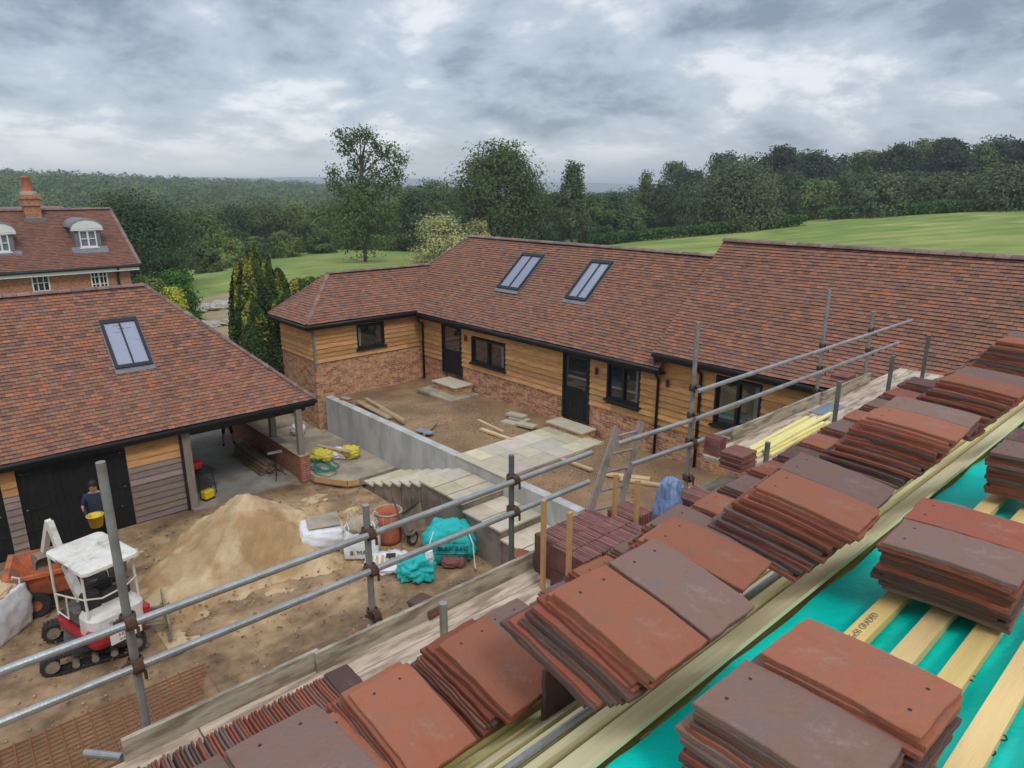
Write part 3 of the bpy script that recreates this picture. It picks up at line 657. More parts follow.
b=MB();ridge(b,(gx0,gyr,GR+.02),(gxr,gyr,GR+.02));ridge(b,(gx1-.02,gy0+.02,GE+.05),(gxr,gyr,GR+.03),r=.085,seg=.12,bonnet=True);ridge(b,(gx1-.02,24.5,GE+.05),(gxr,gyr,GR+.03),r=.085,seg=.12,bonnet=True);b.build('ridge_tiles',M['ridge'],gar,world=True)
b=MB();b.box(gx0,gx1-.05,gy0+.02,gy0+.06,GE-.2,GE-.02);b.box(gx1-.06,gx1-.02,gy0+.06,24.5,GE-.2,GE-.02);b.box(4.9,8.3,18.3,18.5,2.06,2.26);b.box(7.85,8.05,18.5,24.3,2.06,2.26);b.build('fascia',M['black'],gar,world=True)
gutter(gar,(gx0,gy0-.03,GE-.06),(gx1,gy0-.03,GE-.06))
# front wall bays
FG=FY(18.4)
drs=[(-.75,.98),(1.28,3.55)]
hol=[(-.75,.98,0,2.16),(1.28,3.55,0,2.16),(4.86,8,0,3)]
b=MB();clad(FG,gx0,4.86,0.05,1.55,[(a,c_,e_,f_) for a,c_,e_,f_ in hol],b,seed=8,h=.17,w0=.01);b.build('grey_boards',M['oldoak'],gar,world=True)
b=MB();clad(FG,gx0,4.86,1.553,2.3,[(a,c_,e_,f_) for a,c_,e_,f_ in hol],b,seed=9,h=.19,w0=.01);b.fb(FG,-.75,.98,0,.03,2.163,2.3,col=(.9,.9,.8));b.fb(FG,1.28,3.55,0,.03,2.163,2.3,col=(.9,.9,.8));b.build('oak_boards',M['oak'],gar,world=True)
b=MB();brickwall(FG,gx0,4.84,0,2.28,hol,b,-.12,.008);b.box(gx0,gx0+.1,18.55,24.3,0,2.3);b.box(gx0,4.84,24.2,24.3,0,2.3);b.box(4.72,4.84,18.53,24.2,0,2.3);b.build('inner_wall',M['post'],gar,world=True)
for (a,c_) in drs:
    b=MB();n=max(8,int((c_-a)/.14))
    for k in range(n): b.fb(FG,a+(c_-a)*k/n+.003,a+(c_-a)*(k+1)/n-.003,-.08,-.02,.02,2.15)
    m_=(a+c_)/2
    b.fb(FG,m_-.012,m_+.012,-.02,-.008,.02,2.15)
    d_=b.build('garage_door',M['blackboard'],gar,world=True)
    for s_,e_ in ((a+.05,a+.75),(c_-.75,c_-.05)):
        for z_ in (.55,1.05,1.95): b=MB();b.fb(FG,s_,e_,-.018,-.004,z_,z_+.04);b.build('hinge_strap',M['black'],d_,world=True)
    b=MB()
    for (x,z_) in ((a+.1,1.97),(c_-.12,1.97),(a+.1,1.07),(c_-.12,1.07),(c_-.25,.57)): b.fb(FG,x-.015,x+.015,-.004,.006,z_-.0,z_+.03)
    b.build('bolt_head',M['curtain'],d_,world=True)
def post(x,y,z0,z1,w_=.17):
    b=MB();b.bbox(x-w_/2,x+w_/2,y-w_/2,y+w_/2,z0,z1,.012);b.build('oak_post',M['post'],gar,world=True)
post(4.96,18.35,0,2.2,.2);post(8.0,18.15,.83,2.2);post(8.0,20.1,.83,2.2,.18);post(8.0,22.1,.83,2.2,.18);post(8.0,24.1,.83,2.2,.18);post(4.96,24.1,0,2.2)
b=MB();b.beam((8.0,20.1,1.5),(8.0,20.7,2.1),.1,.12,up=(1,0,0));b.beam((8.0,19.5,2.1),(8.0,20.1,1.5),.1,.12,up=(1,0,0));b.build('brace',M['post'],gar,world=True)
b=MB();b.fb(FG,4.8,4.9,.05,.12,0,2.25);b.build('downpipe_boxing',M['black'],gar,world=True)
b=MB();b.box(7.9,8.11,18.28,24.2,0,.78);b.box(7.86,8.14,17.95,18.277,0,.78);b.build('low_brick_wall',M['pierbrick'],gar,world=True)
b=MB();b.box(7.85,8.15,17.93,24.25,.783,.83);b.build('wall_coping',M['pierbrick'],gar,world=True)
P0=(gx0,gy0,GE);Ug=(1,0,0)
# rooflight: from picture corners
def onroof(u,v):
    r=pray(u,v);T=(GR-GE)/(gyr-gy0);t=(GE-T*gy0-CH)/(r[2]-T*r[1]);return Vector((r[0]*t,r[1]*t,CH+r[2]*t))
qa=onroof(100,322);qb=onroof(150,365);x0_=onroof(98,321).x;x1_=onroof(136,319).x
s0_=(onroof(113,371)-Vector((onroof(113,371).x,gy0,GE))).length;s1_=(onroof(118,320)-Vector((onroof(118,320).x,gy0,GE))).length
rooflight(gar,P0,Ug,S,x0_-gx0,x1_-gx0,s0_,s1_)
# ================= BRICK HOUSE
HY=38.
ev=Yp(140,264,HY-.4);hx=ev.x;hz=ev.z
hs=thing('brick_house','red brick house with white eaves, chimney and curved dormers','house',(hx-8,HY,hz-5.5))
rd=Yp(110,209,HY+3.6)
S=Vector((0,4.0,rd.z-hz));SL=S.length;S/=SL;HR=rd.z
hipr=hx-rd.x
x0=hx-22
b=tileroof((x0,HY-.4,hz),(1,0,0),S,22,SL,lambda s:(0,22-hipr*s/SL),seed=31,th_=.014,dark=.82,gauge=.12,wd=.2,sat=.3,mean=(.27,.12,.085));b.build('main_roof',M['rooftile'],hs,world=True)
b=MB();b.add([(x0,HY+3.6,HR),(rd.x,HY+3.6,HR),(hx,HY+7.6,hz),(x0,HY+7.6,hz)],[(0,1,2,3)]);b.add([(hx,HY-.4,hz),(hx,HY+7.6,hz),(rd.x,HY+3.6,HR)],[(0,1,2)]);
b.add([(x0,HY-.4,hz-.01),(hx,HY-.4,hz-.01),(rd.x,HY+3.6,HR-.01),(x0,HY+3.6,HR-.01)],[(0,1,2,3)])
q=Yp(62,206,HY+8)
b.poly([(x0,HY+8,q.z),(q.x,HY+8,q.z),(q.x+2,HY+11,hz),(x0,HY+11,hz)],.1);b.poly([(x0,HY+4.5,hz+1.0),(q.x+1,HY+4.5,hz+1.0),(q.x,HY+8,q.z),(x0,HY+8,q.z)],.1)
b.build('rear_roof',M['ridge'],hs,world=True)
b=MB();ridge(b,(x0,HY+3.6,HR+.03),(rd.x,HY+3.6,HR+.03),seg=.45,r=.14);ridge(b,(hx,HY-.4,hz+.03),(rd.x,HY+3.6,HR+.03),seg=.2,r=.09,bonnet=True);b.build('ridge_tiles',M['ridge'],hs,world=True)
FH=FY(HY)
def hp(u,v,y=HY): 
    q=Yp(u,v,y);return q.x,q.z
w1=(hp(360/6.4*1 if False else 92,287)[0],hp(109,287)[0],hp(100,289)[1]-.1,hp(100,269)[1])
w2=(hp(33,290)[0],hp(51,290)[0],hp(42,292)[1]-.3,hp(42,275)[1])
b=MB();brickwall(FH,x0,hx-.4,-6,hz-.25,[w1,w2],b,-.25,0);b.box(x0,hx-.4,HY+.26,HY+7.3,-6,hz-.25);b.build('wall',M['redbrick'],hs,world=True)
b=MB();b.box(x0,hx-.05,HY-.36,HY-.3,hz-.28,hz-.04);b.box(x0,hx-.3,HY-.3,HY,hz-.26,hz-.24);b.box(hx-.11,hx-.05,HY-.3,HY+7.4,hz-.28,hz-.04);b.build('white_eaves',M['white'],hs,world=True)
b=MB();b.tube([(x0,HY-.42,hz-.06),(hx,HY-.42,hz-.06)],.07,8);b.build('gutter',M['black'],hs,world=True)
x_=hp(118,280)[0];b=MB();b.tube([(x_,HY-.4,hz-.1),(x_,HY-.1,hz-.5),(x_,HY-.1,-4)],.06,8);b.build('downpipe',M['black'],hs,world=True)
window(hs,FH,*w1,lights=2,frame='white',bars=(4,3),curt=False);window(hs,FH,*w2,lights=1,frame='white',bars=(3,3),curt=False)
def dormer(u,vb,vt,wpx):
    # front face of the dormer stands on the roof slope
    T=S.z/S.y
    r=pray(u,vb);t=(hz-T*(HY-.4)-CH)/(r[2]-T*r[1]);y=r[1]*t;F=FY(y)
    xa=Yp(u-wpx/2,vb,y).x;xb=Yp(u+wpx/2,vb,y).x;za=Yp(u,vb,y).z;zb=Yp(u,vt,y).z
    b=MB();b.box(xa-.18,xb+.18,y+.02,y+2.4,za-.1,zb+.03);d_=b.build('dormer',M['lead'],hs,world=True)
    cx=(xa+xb)/2;rw=(xb-xa)/2+.32;hh=.42
    b=MB();pts=[(cx+rw*math.cos(math.pi*k/12),zb+.03+hh*math.sin(math.pi*k/12)) for k in range(13)]
    b.add([(x,y-.12,z_+.05) for x,z_ in pts]+[(x,y+2.6,z_+.05) for x,z_ in pts]+[(x,y-.12,z_-.02) for x,z_ in pts],[(i,i+1,i+14,i+13) for i in range(12)]+[(i,i+26,i+27,i+1) for i in range(12)]);b.build('lead_barrel_roof',M['lead'],d_,world=True,smooth=True)
    b=MB();b.add([(x,y-.1,z_-.02) for x,z_ in pts],[tuple(range(13))]);b.add([(x,y-.05,z_-.02) for x,z_ in pts],[tuple(range(12,-1,-1))]);b.box(cx-rw,cx+rw,y-.1,y-.02,zb-.06,zb+.02);b.build('arched_pediment',M['white'],d_,world=True)
    window(d_,F,xa,xb,za+.05,zb-.06,lights=2,frame='white',bars=(2,2),curt=False)
    b=MB();b.poly([(xa-.4,y-.35,za-.1-.35*T+.12),(xb+.4,y-.35,za-.1-.35*T+.12),(xb+.4,y,za+.06),(xa-.4,y,za+.06)],.03);b.build('lead_apron',M['lead'],d_,world=True)
dormer(89.5,248,229,17);dormer(3,253,233,16)
def hroofpt(u,v,y): return Yp(u,v,y)
ch=Yp(33,218,HY+3.4);b=MB();b.box(ch.x-.33,ch.x+.33,HY+3.0,HY+3.8,HR-1,HR+.22);b.box(ch.x-.40,ch.x+.40,HY+2.92,HY+3.88,HR+.223,HR+.40);b.box(ch.x-.36,ch.x+.36,HY+2.97,HY+3.83,HR+.403,HR+.55);b.box(ch.x-.42,ch.x+.42,HY+2.9,HY+3.9,HR+.553,HR+.74)
c_=b.build('chimney',M['redbrick'],hs,world=True)
b=MB();b.lathe([(.40,0),(.37,.1),(.3,.16),(0,.16)],(ch.x,HY+3.4,HR+.742),16);b.build('mortar_cap',M['conctop'],c_,world=True,smooth=True)
b=MB();b.lathe([(.25,0),(.20,.2),(.16,.62),(.21,.66),(.21,.74),(0,.74)],(ch.x-.02,HY+3.4,HR+.85),12);b.build('chimney_pot',M['tub'],c_,world=True,smooth=True)
b=MB();b.box(ch.x-.46,ch.x+.46,HY+2.75,HY+2.98,HR-.75,HR-.35);b.build('lead_flashing',M['lead'],c_,world=True)
# ================= NEAR ROOF UNDER REPAIR
KN=.67
def rd_(n): return .958+.1*n if n<=KN else 1.025+.76*(n-KN)
def rz(n): return CH-rd_(n)
nr=thing('roof_under_repair','stripped roof in the foreground with teal membrane and yellow battens','roof',(3,0,5))
XA,XB=-3.,12.5
b=MB()
b.add([(XA,-3,rz(-3)),(XB,-3,rz(-3)),(XB,KN,rz(KN)),(XA,KN,rz(KN))],[(0,1,2,3)])
# gentle sag of membrane between rafters
V=[];nx,ny=260,60
xs=np.linspace(-1,5.2,nx);ys=np.linspace(-.9,KN-.016,ny);Xm,Ym=np.meshgrid(xs,ys)
Zm=CH-(.958+.1*Ym)-.004-.010*np.abs(np.sin(math.pi*Xm/.42))+ (fbm(Xm*3,Ym*5,4,31)-.5)*.024+np.abs(fbm(Xm*5+Ym*9,Ym*3,3,37)-.5)*.016-.004
b2=npmesh('membrane',np.stack([Xm.ravel()-3,Ym.ravel(),Zm.ravel()-5],1),grid(nx,ny),M['membrane'],parent=nr,smooth=True)
b=MB();b.box(5.2,XB,-3,KN,rz(KN)-.03,rz(KN)-.025);b.box(XA,-1,-3,KN,rz(KN)-.03,rz(KN)-.025);b.box(-1,5.2,-3,-.9,rz(-.9)-.03,rz(-.9)-.02)
b.add([(XA,KN,rz(KN)-.03),(XB,KN,rz(KN)-.03),(XB,2.85,rz(2.85)-.03),(XA,2.85,rz(2.85)-.03)],[(0,1,2,3)])
b.build('sarking',mat('olive_sarking_board',(.33,.28,.12),.8,.2,4,.2,20),nr,world=True)
b=MB();
for x in np.arange(-2.8,12.4,.42):
    b.beam((x,-.9,rz(-.9)-.12),(x,KN,rz(KN)-.12),.05,.15);b.beam((x,KN,rz(KN)-.16),(x,2.75,rz(2.75)-.16),.05,.15)
b.build('rafters',M['timber'],nr,world=True)
def batten(n0,n1,mt,x0=-1.0,x1=5.2,lift=.0,name='batten',th=.025):
    z0,z1=rz(n0),rz(n1);b=MB();x=x0
    if name!='batten': z0+=.008;z1+=.008
    while x<x1-.1:
        e=min(x1,x+R.uniform(2.2,3.6)) if name=='batten' else x1
        f=R.uniform(.88,1.1);j=R.uniform(-.004,.004)
        vs=[(x,n0+j,z0+th+lift),(e,n0+j,z0+th+lift),(e,n1+j,z1+th+lift),(x,n1+j,z1+th+lift),(x,n0+j,z0+lift),(e,n0+j,z0+lift),(e,n1+j,z1+lift),(x,n1+j,z1+lift)]
        b.add(vs,[(0,1,2,3),(7,6,5,4),(0,4,5,1),(1,5,6,2),(2,6,7,3),(3,7,4,0)],(f,f*R.uniform(.95,1.02),f*R.uniform(.8,1.1)));x=e+.004
    o=b.build(name,mt,nr,world=True);return o
for n in (.4655,.3596,.2646,.1706,.0778,-.016,-.11,-.2,-.3): batten(n,n+.047,M['batteno'])
batten(.656,.735,M['batten'],name='wide_eaves_batten',th=.014)
n=.772
while n<2.8:
    batten(n,n+.043,M['batten'],x1=XB);n+=.082
# loose silver strip among battens
b=MB();b.tube([(-.5,.84,rz(.84)+.035),(2.2,.835,rz(.835)+.035)],.009,8);b.build('silver_strip',M['galv'],nr,world=True)
b=MB();b.box(XA,XB,2.3,2.55,0,rz(2.55)-.25);b.build('wall',M['brick'],nr,world=True)
b=MB();b.box(XA,XB,2.78,2.81,rz(2.8)-.3,rz(2.8)-.06);b.box(XA,XB,2.552,2.78,rz(2.8)-.3,rz(2.8)-.28);b.build('fascia',M['black'],nr,world=True)
def textmesh(name,s,size,mt,parent,Mx,world=False,ext=.0008,align='CENTER',shear=0):
    cu=bpy.data.curves.new(name,'FONT');cu.body=s;cu.size=size;cu.extrude=ext;cu.align_x=align;cu.align_y='CENTER';cu.shear=shear;cu.resolution_u=2
    t=bpy.data.objects.new(name,cu);link(t);dg=bpy.context.evaluated_depsgraph_get();dg.update();me=bpy.data.meshes.new_from_object(t.evaluated_get(dg));bpy.data.objects.remove(t)
    me.materials.clear();me.materials.append(mt);me.transform(Mx);o=bpy.data.objects.new(name,me)
    if world and parent is not None:
        off=Vector((0,0,0));q=parent
        while q is not None: off+=q.location;q=q.parent
        me.transform(Matrix.Translation(-off))
    return link(o,parent)
def frame(o,x,y): # matrix with x axis, y axis, origin
    x=Vector(x).normalized();y=Vector(y).normalized();z=x.cross(y).normalized();y=z.cross(x);m=Matrix((x,y,z)).transposed().to_4x4();m.translation=Vector(o);return m
textmesh('batten_print','BS5534 25x50 GRADED',.022,M['post'],nr,frame((1.50,.489,rz(.489)+.0262),(1,0,0),(0,1,.1)),True,ext=.0003)
def rpt(u,v,lift=.004):
    r=pray(u,v);t=(-.958+lift)/(r[2]+.1*r[1]);return Vector((r[0]*t,r[1]*t,CH+r[2]*t))
for (s,u,v,sz) in (('M',972,660,.045),('W',968,676,.04),('O',1002,737,.03),('C',990,752,.03)):
    textmesh('membrane_print',s,sz,M['print'],nr,frame(rpt(u,v,.012),(1,.1,0),(-.1,1,.1)),True)
# clay tiles -------------------------------------------------
def tilemesh(k,seed):
    rr=random.Random(seed);nx,ny=6,9;V=[];Fs=[]
    L_,W_2=.1325,.0825;z=lambda x,y:-1.0*(y*y)*.22-.15*x*x
    ex=[[rr.uniform(-.0022,.0022) for _ in range(ny)] for _ in range(2)];ey=[[rr.uniform(-.0022,.0022) for _ in range(nx)] for _ in range(2)]
    def P(i,j,zz,ins=0):
        x=-W_2+2*W_2*i/(nx-1);y=-L_+2*L_*j/(ny-1)
        if i==0:x+=ex[0][j]+ins
        if i==nx-1:x+=ex[1][j]-ins
        if j==0:y+=ey[0][i]+ins
        if j==ny-1:y+=ey[1][i]-ins
        return (x,y,z(x,y)+zz)
    b=MB();top=[P(i,j,0,.0018) for j in range(ny) for i in range(nx)];mid=[P(i,j,-.002) for j in range(ny) for i in range(nx)];bot=[P(i,j,-.0125,.001) for j in range(ny) for i in range(nx)]
    g=lambda i,j:j*nx+i
    b.add(top+mid+bot,[]);n_=nx*ny;F=[]
    for j in range(ny-1):
        for i in range(nx-1): F.append((g(i,j),g(i+1,j),g(i+1,j+1),g(i,j+1)));F.append((2*n_+g(i,j),2*n_+g(i,j+1),2*n_+g(i+1,j+1),2*n_+g(i+1,j)))
    per=[g(i,0) for i in range(nx)]+[g(nx-1,j) for j in range(1,ny)]+[g(i,ny-1) for i in range(nx-2,-1,-1)]+[g(0,j) for j in range(ny-2,0,-1)]
    for q in range(len(per)):
        a,c=per[q],per[(q+1)%len(per)];F.append((a,a+n_,c+n_,c));F.append((a+n_,a+2*n_,c+2*n_,c+n_))
    b.f=F;b.c=[(1,1,1)]*len(F);b.m=[0]*len(F)
    # nail holes
    for sx in (-.036,.036):
        c0=Vector((sx,.098,z(sx,.098)+.0004));vs=[c0+Vector((.0036*math.cos(t),.0036*math.sin(t),0)) for t in [2*math.pi*q/7 for q in range(7)]];b.add(vs,[tuple(range(7))],None,1)
    for sx in (-.04,.04): # hanging nibs on the underside
        b.box(sx-.012,sx+.012,.112,.128,-.022,-.013,mi=0)
    me_o=b.build('roof_tile',[M['t'+k],M['black']],smooth=False);me=me_o.data;bpy.data.objects.remove(me_o);return me
TM={k:[tilemesh(k,i*7+ord(k)) for i in range(3)] for k in 'orpd'}
TILES=[]   # (matrix, kind, label, group, prio)
ORD=['top','second','third','fourth','fifth','sixth','seventh','eighth','ninth','tenth','eleventh','twelfth','thirteenth','fourteenth','fifteenth','sixteenth','seventeenth','eighteenth']
CN={'o':'orange','r':'rust red','p':'plum grey','d':'dark brown'}
def stack(cx,cy,d,n,kinds,where,fan=.002,prio=1,yaw=0,flip=False,tilt=0,lean=.0075,rough=1.,pitch=.0127,roll=0):
    """cx, cy centre of the top tile, d its drop below the lens, n tiles; lean steps the lower tiles down the slope"""
    rr=random.Random(int(cx*1000)+n);jx=jy=0
    base=Matrix.Translation((cx,cy,CH-d))@Matrix.Rotation(rad(yaw),4,'Z')@Matrix.Rotation(rad(tilt),4,'X')@Matrix.Rotation(rad(roll),4,'Y')
    for k in range(n):
        kind=kinds[k] if k<len(kinds) else rr.choice('rrdpdrrd' if k<5 else 'drpddr')
        if k: jx=rr.uniform(-.005,.005)*rough;jy=rr.uniform(-.009,.009)*rough
        if k and rr.random()<.15: jy+=rr.choice((-1,1))*.014
        m=base@Matrix.Translation((-fan*k+jx,jy+lean*k,-pitch*k))@Matrix.Rotation(rad(rr.uniform(-1.6,1.6) if k else 0),4,'Z')@Matrix.Rotation(rad(rr.uniform(-.3,.3)),4,'X')@Matrix.Rotation(rad(rr.uniform(-.4,.4)),4,'Y')
        if flip ^ (k>0 and rr.random()<.25): m=m@Matrix.Rotation(math.pi,4,'Z')
        lab=f"{CN[kind]} tile {'on top' if k==0 else ORD[k]+' down'} in {where}"
        TILES.append((m,kind,lab,'loose roof tiles stacked on the battens',prio))
def roofpx(u,v,lift=.02):
    r=pray(u,v);t=(1.025-.76*KN-lift)/(-r[2]-.76*r[1]);return Vector((r[0]*t,r[1]*t,CH+r[2]*t))
def prop(u,v,label,yaw=0):
    # a tile stood on its long edge across the slope, its left end at the given foot
    q=roofpx(u,v);m=Matrix.Translation((q.x+.1325,q.y,q.z+.055))@Matrix.Rotation(rad(yaw),4,'Z')@Matrix.Rotation(rad(90),4,'X')@Matrix.Rotation(rad(90),4,'Z')
    TILES.append((m,'d',label,'loose roof tiles stacked on the battens',0))
prop(546,722,'dark tile stood on edge propping the big central stack');prop(730,580,'dark tile stood on edge propping the stack right of centre');prop(452,749,'dark tile stood on edge propping the left orange stack')
# right hand row
stack(.935,.375,.808,12,'pdrd','the grey topped front stack at the bottom edge',fan=.001,prio=0,lean=.001,yaw=-1)
stack(1.108,.352,.788,13,'oorp','the orange topped front stack at the bottom edge',fan=.001,prio=0,flip=True,yaw=-2,tilt=-1,lean=.001)
stack(1.692,.372,.785,12,'prdrdr','the plum topped stack on the teal membrane',fan=-.006,prio=0,yaw=3,lean=.001)
stack(1.862,.385,.785,12,'rrdd','the red topped stack behind the plum one',fan=-.004,prio=0,yaw=3,lean=.001)
stack(2.55,.375,.79,12,'pdrp','the dark stack at the right edge above the membrane',fan=-.004,prio=1,lean=.001)
stack(2.72,.38,.79,8,'dprd','the hidden column behind the dark right edge stack',fan=-.002,prio=2,lean=.001)
# middle row along the wide batten
stack(.957,.724,.803,13,'oorrrddrpd','the big orange stack in the centre foreground',tilt=11,prio=0,rough=1.2)
stack(1.128,.722,.800,12,'pprd','the grey column beside the big orange stack',tilt=11,prio=0)
stack(1.675,.688,.765,15,'oorrordprd','the orange stack beside the teal strip',tilt=8.5,yaw=5,prio=0,rough=1.3)
stack(1.848,.715,.768,14,'ppdr','the grey column right of that orange stack',tilt=8.5,yaw=5,prio=1)
stack(2.40,.70,.728,16,'oorordrrd','the third orange stack up the slope',tilt=4,yaw=4,prio=0,rough=1.3)
stack(2.575,.715,.73,14,'ppdr','the grey column behind the third orange stack',tilt=4,yaw=4,prio=1)
stack(3.08,.69,.727,16,'orrodr','the fourth orange stack up the slope',tilt=3,yaw=-2,prio=1,rough=1.3)
stack(3.255,.695,.73,11,'pprd','the grey column behind the fourth orange stack',tilt=3,yaw=-2,prio=2)
stack(3.95,.72,.70,12,'orodr','the farthest orange stack near the right edge',tilt=3,prio=2)
stack(4.13,.73,.70,10,'prd','the grey column behind the farthest orange stack',tilt=3,prio=3)
stack(1.375,.812,.852,7,'oorr','the flat orange pile between the two big stacks',prio=0,yaw=7,tilt=8.5)
stack(1.52,.90,.895,7,'pprd','the flat plum pile between the two big stacks',prio=0,yaw=7,tilt=8.5)
stack(2.17,.83,.90,5,'rprd','the low pile in front of the third orange stack',prio=1,yaw=6,tilt=6)
# lower row
stack(.945,1.105,1.125,13,'oorrrdrp','the orange stack left of the big central one',tilt=13,prio=0,rough=1.2,yaw=4)
stack(1.135,1.20,1.19,5,'pppo','the low plum pile beside the left orange stack',prio=1,tilt=9)
stack(.700,1.12,1.15,12,'oorrdr','the smaller orange stack near the bottom left',tilt=14,prio=0,rough=1.1,yaw=3)
stack(.545,1.16,1.20,5,'oorp','the low orange pile near the bottom left',prio=1,tilt=6)
stack(.352,.885,.885,3,'ppr','the big plum pair at the bottom left edge',prio=0,yaw=0,tilt=-4)
stack(.182,.89,.89,3,'prp','the outermost plum pile at the bottom left corner',prio=0,tilt=-4)
stack(1.40,1.23,1.25,5,'proo','the plum pile behind the flat orange one',prio=1,yaw=3,tilt=5)
stack(1.60,1.26,1.24,5,'orpr','the second orange pile behind the flat plum one',prio=1,yaw=-3,tilt=5)
stack(1.80,1.25,1.22,5,'prpp','the third plum pile behind the flat plum one',prio=1,yaw=2,tilt=5)
for i,x in enumerate((2.0,2.2,2.42,2.62,2.85,3.05,3.3,3.5,3.75,4.0,4.3)): stack(x,1.2,1.17-.01*i,6,'poprdo'[i%6]+'rd',('first','second','third','fourth','fifth','sixth','seventh','eighth','ninth','tenth','eleventh')[i]+' half hidden pile behind the upper stacks',prio=3,tilt=rr.uniform(0,8) if 0 else 4,yaw=(-3,4,0)[i%3])
# loosely laid tiles down to the eaves
rr=random.Random(4)
for row,(yf,dd) in enumerate(((1.62,.10),(1.98,.10),(2.32,.08),(2.66,.05))):
    x=-.9
    while x<11.8:
        w_=.172;n=rr.choice((2,3,4));col='oprdpr'[rr.randrange(6)]
        hgt=.03 if x<6 else .05+.02*(x-6)
        if rr.random()<.93:
            cy=yf-.13+rr.uniform(-.05,.05)
            stack(x,cy,rd_(cy)-.0127*n-.025-rr.uniform(0,dd*.5)-(hgt if row==3 else hgt*.5),n+(2 if x>6 else 0),[col,rr.choice('oprd')],'x',fan=rr.uniform(-.004,.004),prio=50+x*3+row*0,yaw=rr.uniform(-6,6),tilt=-rr.uniform(14,36),rough=1.5,lean=0)
        x+=w_+rr.choice((0,0,.01,.05,.13))
# tiles on edge on the platform
PZ=5.10
sx=.20
for k in range(66):
    x=sx+k*.0212
    m=Matrix.Translation((x,3.47+rr.uniform(-.01,.01),PZ+.10))@Matrix.Rotation(rad(-83+rr.uniform(-3,3)),4,'Y')
    TILES.append((m,rr.choice('rrrpdr'),'clay tile on edge in the long upright row on the scaffold boards','tiles stood on edge in a row on the scaffold',.5))
stackz=lambda x,y,z,n,k,lab,yaw=0:[TILES.append((Matrix.Translation((x+rr.uniform(-.01,.01),y+rr.uniform(-.01,.01),z+.0145*(n-i)))@Matrix.Rotation(rad(yaw+rr.uniform(-4,4)),4,'Z'),k[i%len(k)],f"{CN[k[i%len(k)]]} tile {'on top' if i==0 else ORD[i]+' down'} in {lab}",'loose roof tiles lying on the scaffold boards',.6)) for i in range(n)]
stackz(1.70,3.50,PZ+.08,6,'dprd','the pile closing the upright tile row')
pc=Zp(428,605,PZ+.05);stackz(pc.x,pc.y,PZ+.02,4,'drd','the small pile beside the toe board',8)
pc=Zp(526,555,PZ+.05);stackz(pc.x,pc.y,PZ+.02,2,'r','the red pair at the end of the boards',15)
TILES.sort(key=lambda t:t[4])
seen_lab={}
for t in TILES:
    if len(t[2].split())>16: print('LONG',t[2])
IND=[t for t in TILES if t[4]<40][:300];REST=[t for t in TILES if t not in IND]
rr=random.Random(2)
for m,k,lab,grp,pr in IND:
    o=bpy.data.objects.new('clay_tile',TM[k][rr.randrange(3)]);link(o);o.matrix_world=m;tag(o,lab,'clay tile',grp)
b=MB();mats=[M['t'+q] for q in 'orpd']+[M['black']]
for m,k,lab,grp,pr in REST:
    me=TM[k][rr.randrange(3)];base=len(b.v);b.v.extend([tuple(m@v.co) for v in me.vertices])
    for p in me.polygons: b.f.append([base+i for i in p.vertices]);b.c.append((1,1,1));b.m.append('orpd'.index(k) if p.material_index==0 else 4)
o=b.build('loose_roof_tiles',mats);tag(o,'jumble of loosely laid orange and plum tiles down to the eaves','roof tiles',kind='stuff')
# ================= SCAFFOLD
sc_=thing('scaffold','galvanised tube scaffold with guard rails along the eaves','scaffold',(4,4,0))
def std(x,y,z1,z0=0,r=.0245,m='galv'):
    b=MB();b.tube([(x,y,z0),(x,y,z1)],r,12);
    b.build('standard',M[m],sc_,world=True,smooth=False)
for x,t in ((.65,6.9),(2.2,6.15),(3.58,6.16),(6.2,6.95),(9.25,7.0),(10.85,6.52)): std(x,4.0,t,m='galv' if x!=3.58 else 'galvdark')
for x,t in ((2.08,5.94),(5.86,6.0),(7.3,6.32),(8.74,6.38),(9.9,6.46)): std(x,2.93,t,z0=1.4 if x>10 else 0,m='galvdark' if x>5 else 'galv')
def rail(p0,p1,name='guard_rail',m='galv'):
    b=MB();b.tube([p0,p1],.0245,12);b.build(name,M[m],sc_,world=True)
YR=3.945
rail((-3,YR,5.93),(4.52,YR,5.95));rail((-3,YR,5.645),(4.5,YR,5.665));rail((4.9,YR,5.94),(7.08,YR,5.87));rail((5.12,YR,5.665),(7.14,YR,5.58))
rail((6.12,YR-.05,6.235),(12.2,YR-.05,6.235));rail((6.12,YR-.05,5.925),(11.75,YR-.05,5.93))
for x in (-1.5,2.3,3.9,6.35,9.1,10.95): rail((x,2.7,4.98),(x,4.25,4.98),'transom')
for y in (4.05,2.88): rail((-3,y,4.925),(6.9,y,4.925),'ledger');rail((6.9,y,5.32),(12,y,5.32),'ledger')
for x in (7.2,8.9,10.6): rail((x,2.5,5.375),(x,4.2,5.375),'transom')
def coupler(x,z,y=3.97):
    b=MB();b.lathe([(.034,-.035),(.044,-.03),(.044,.03),(.034,.035)],(x,4.0,z),12);Mx=Matrix.Translation((x,y-.02,z))@Matrix.Rotation(rad(90),4,'Y');b.lathe([(.033,-.03),(.042,-.025),(.042,.025),(.033,.03)],(0,0,0),12,M=Mx)
    b.tube([(x-.05,3.98,z+.02),(x-.075,3.96,z+.02)],.013,6);b.tube([(x+.03,3.93,z-.03),(x+.03,3.93,z-.085)],.01,6)
    b.build('coupler',M['rust'],sc_,world=True)
for x,zs in ((.65,(5.94,5.65)),(2.2,(5.94,5.65,5.28)),(3.58,(5.95,5.66)),(6.2,(6.235,5.925,5.63,5.2)),(9.25,(6.235,5.925,5.6)),(10.85,(6.235,5.93))):
    for z in zs: coupler(x,z)
pa=Zp(85,753,4.95);pb=Zp(122,757,4.95)
rail(pa,pb,'tube_stub')
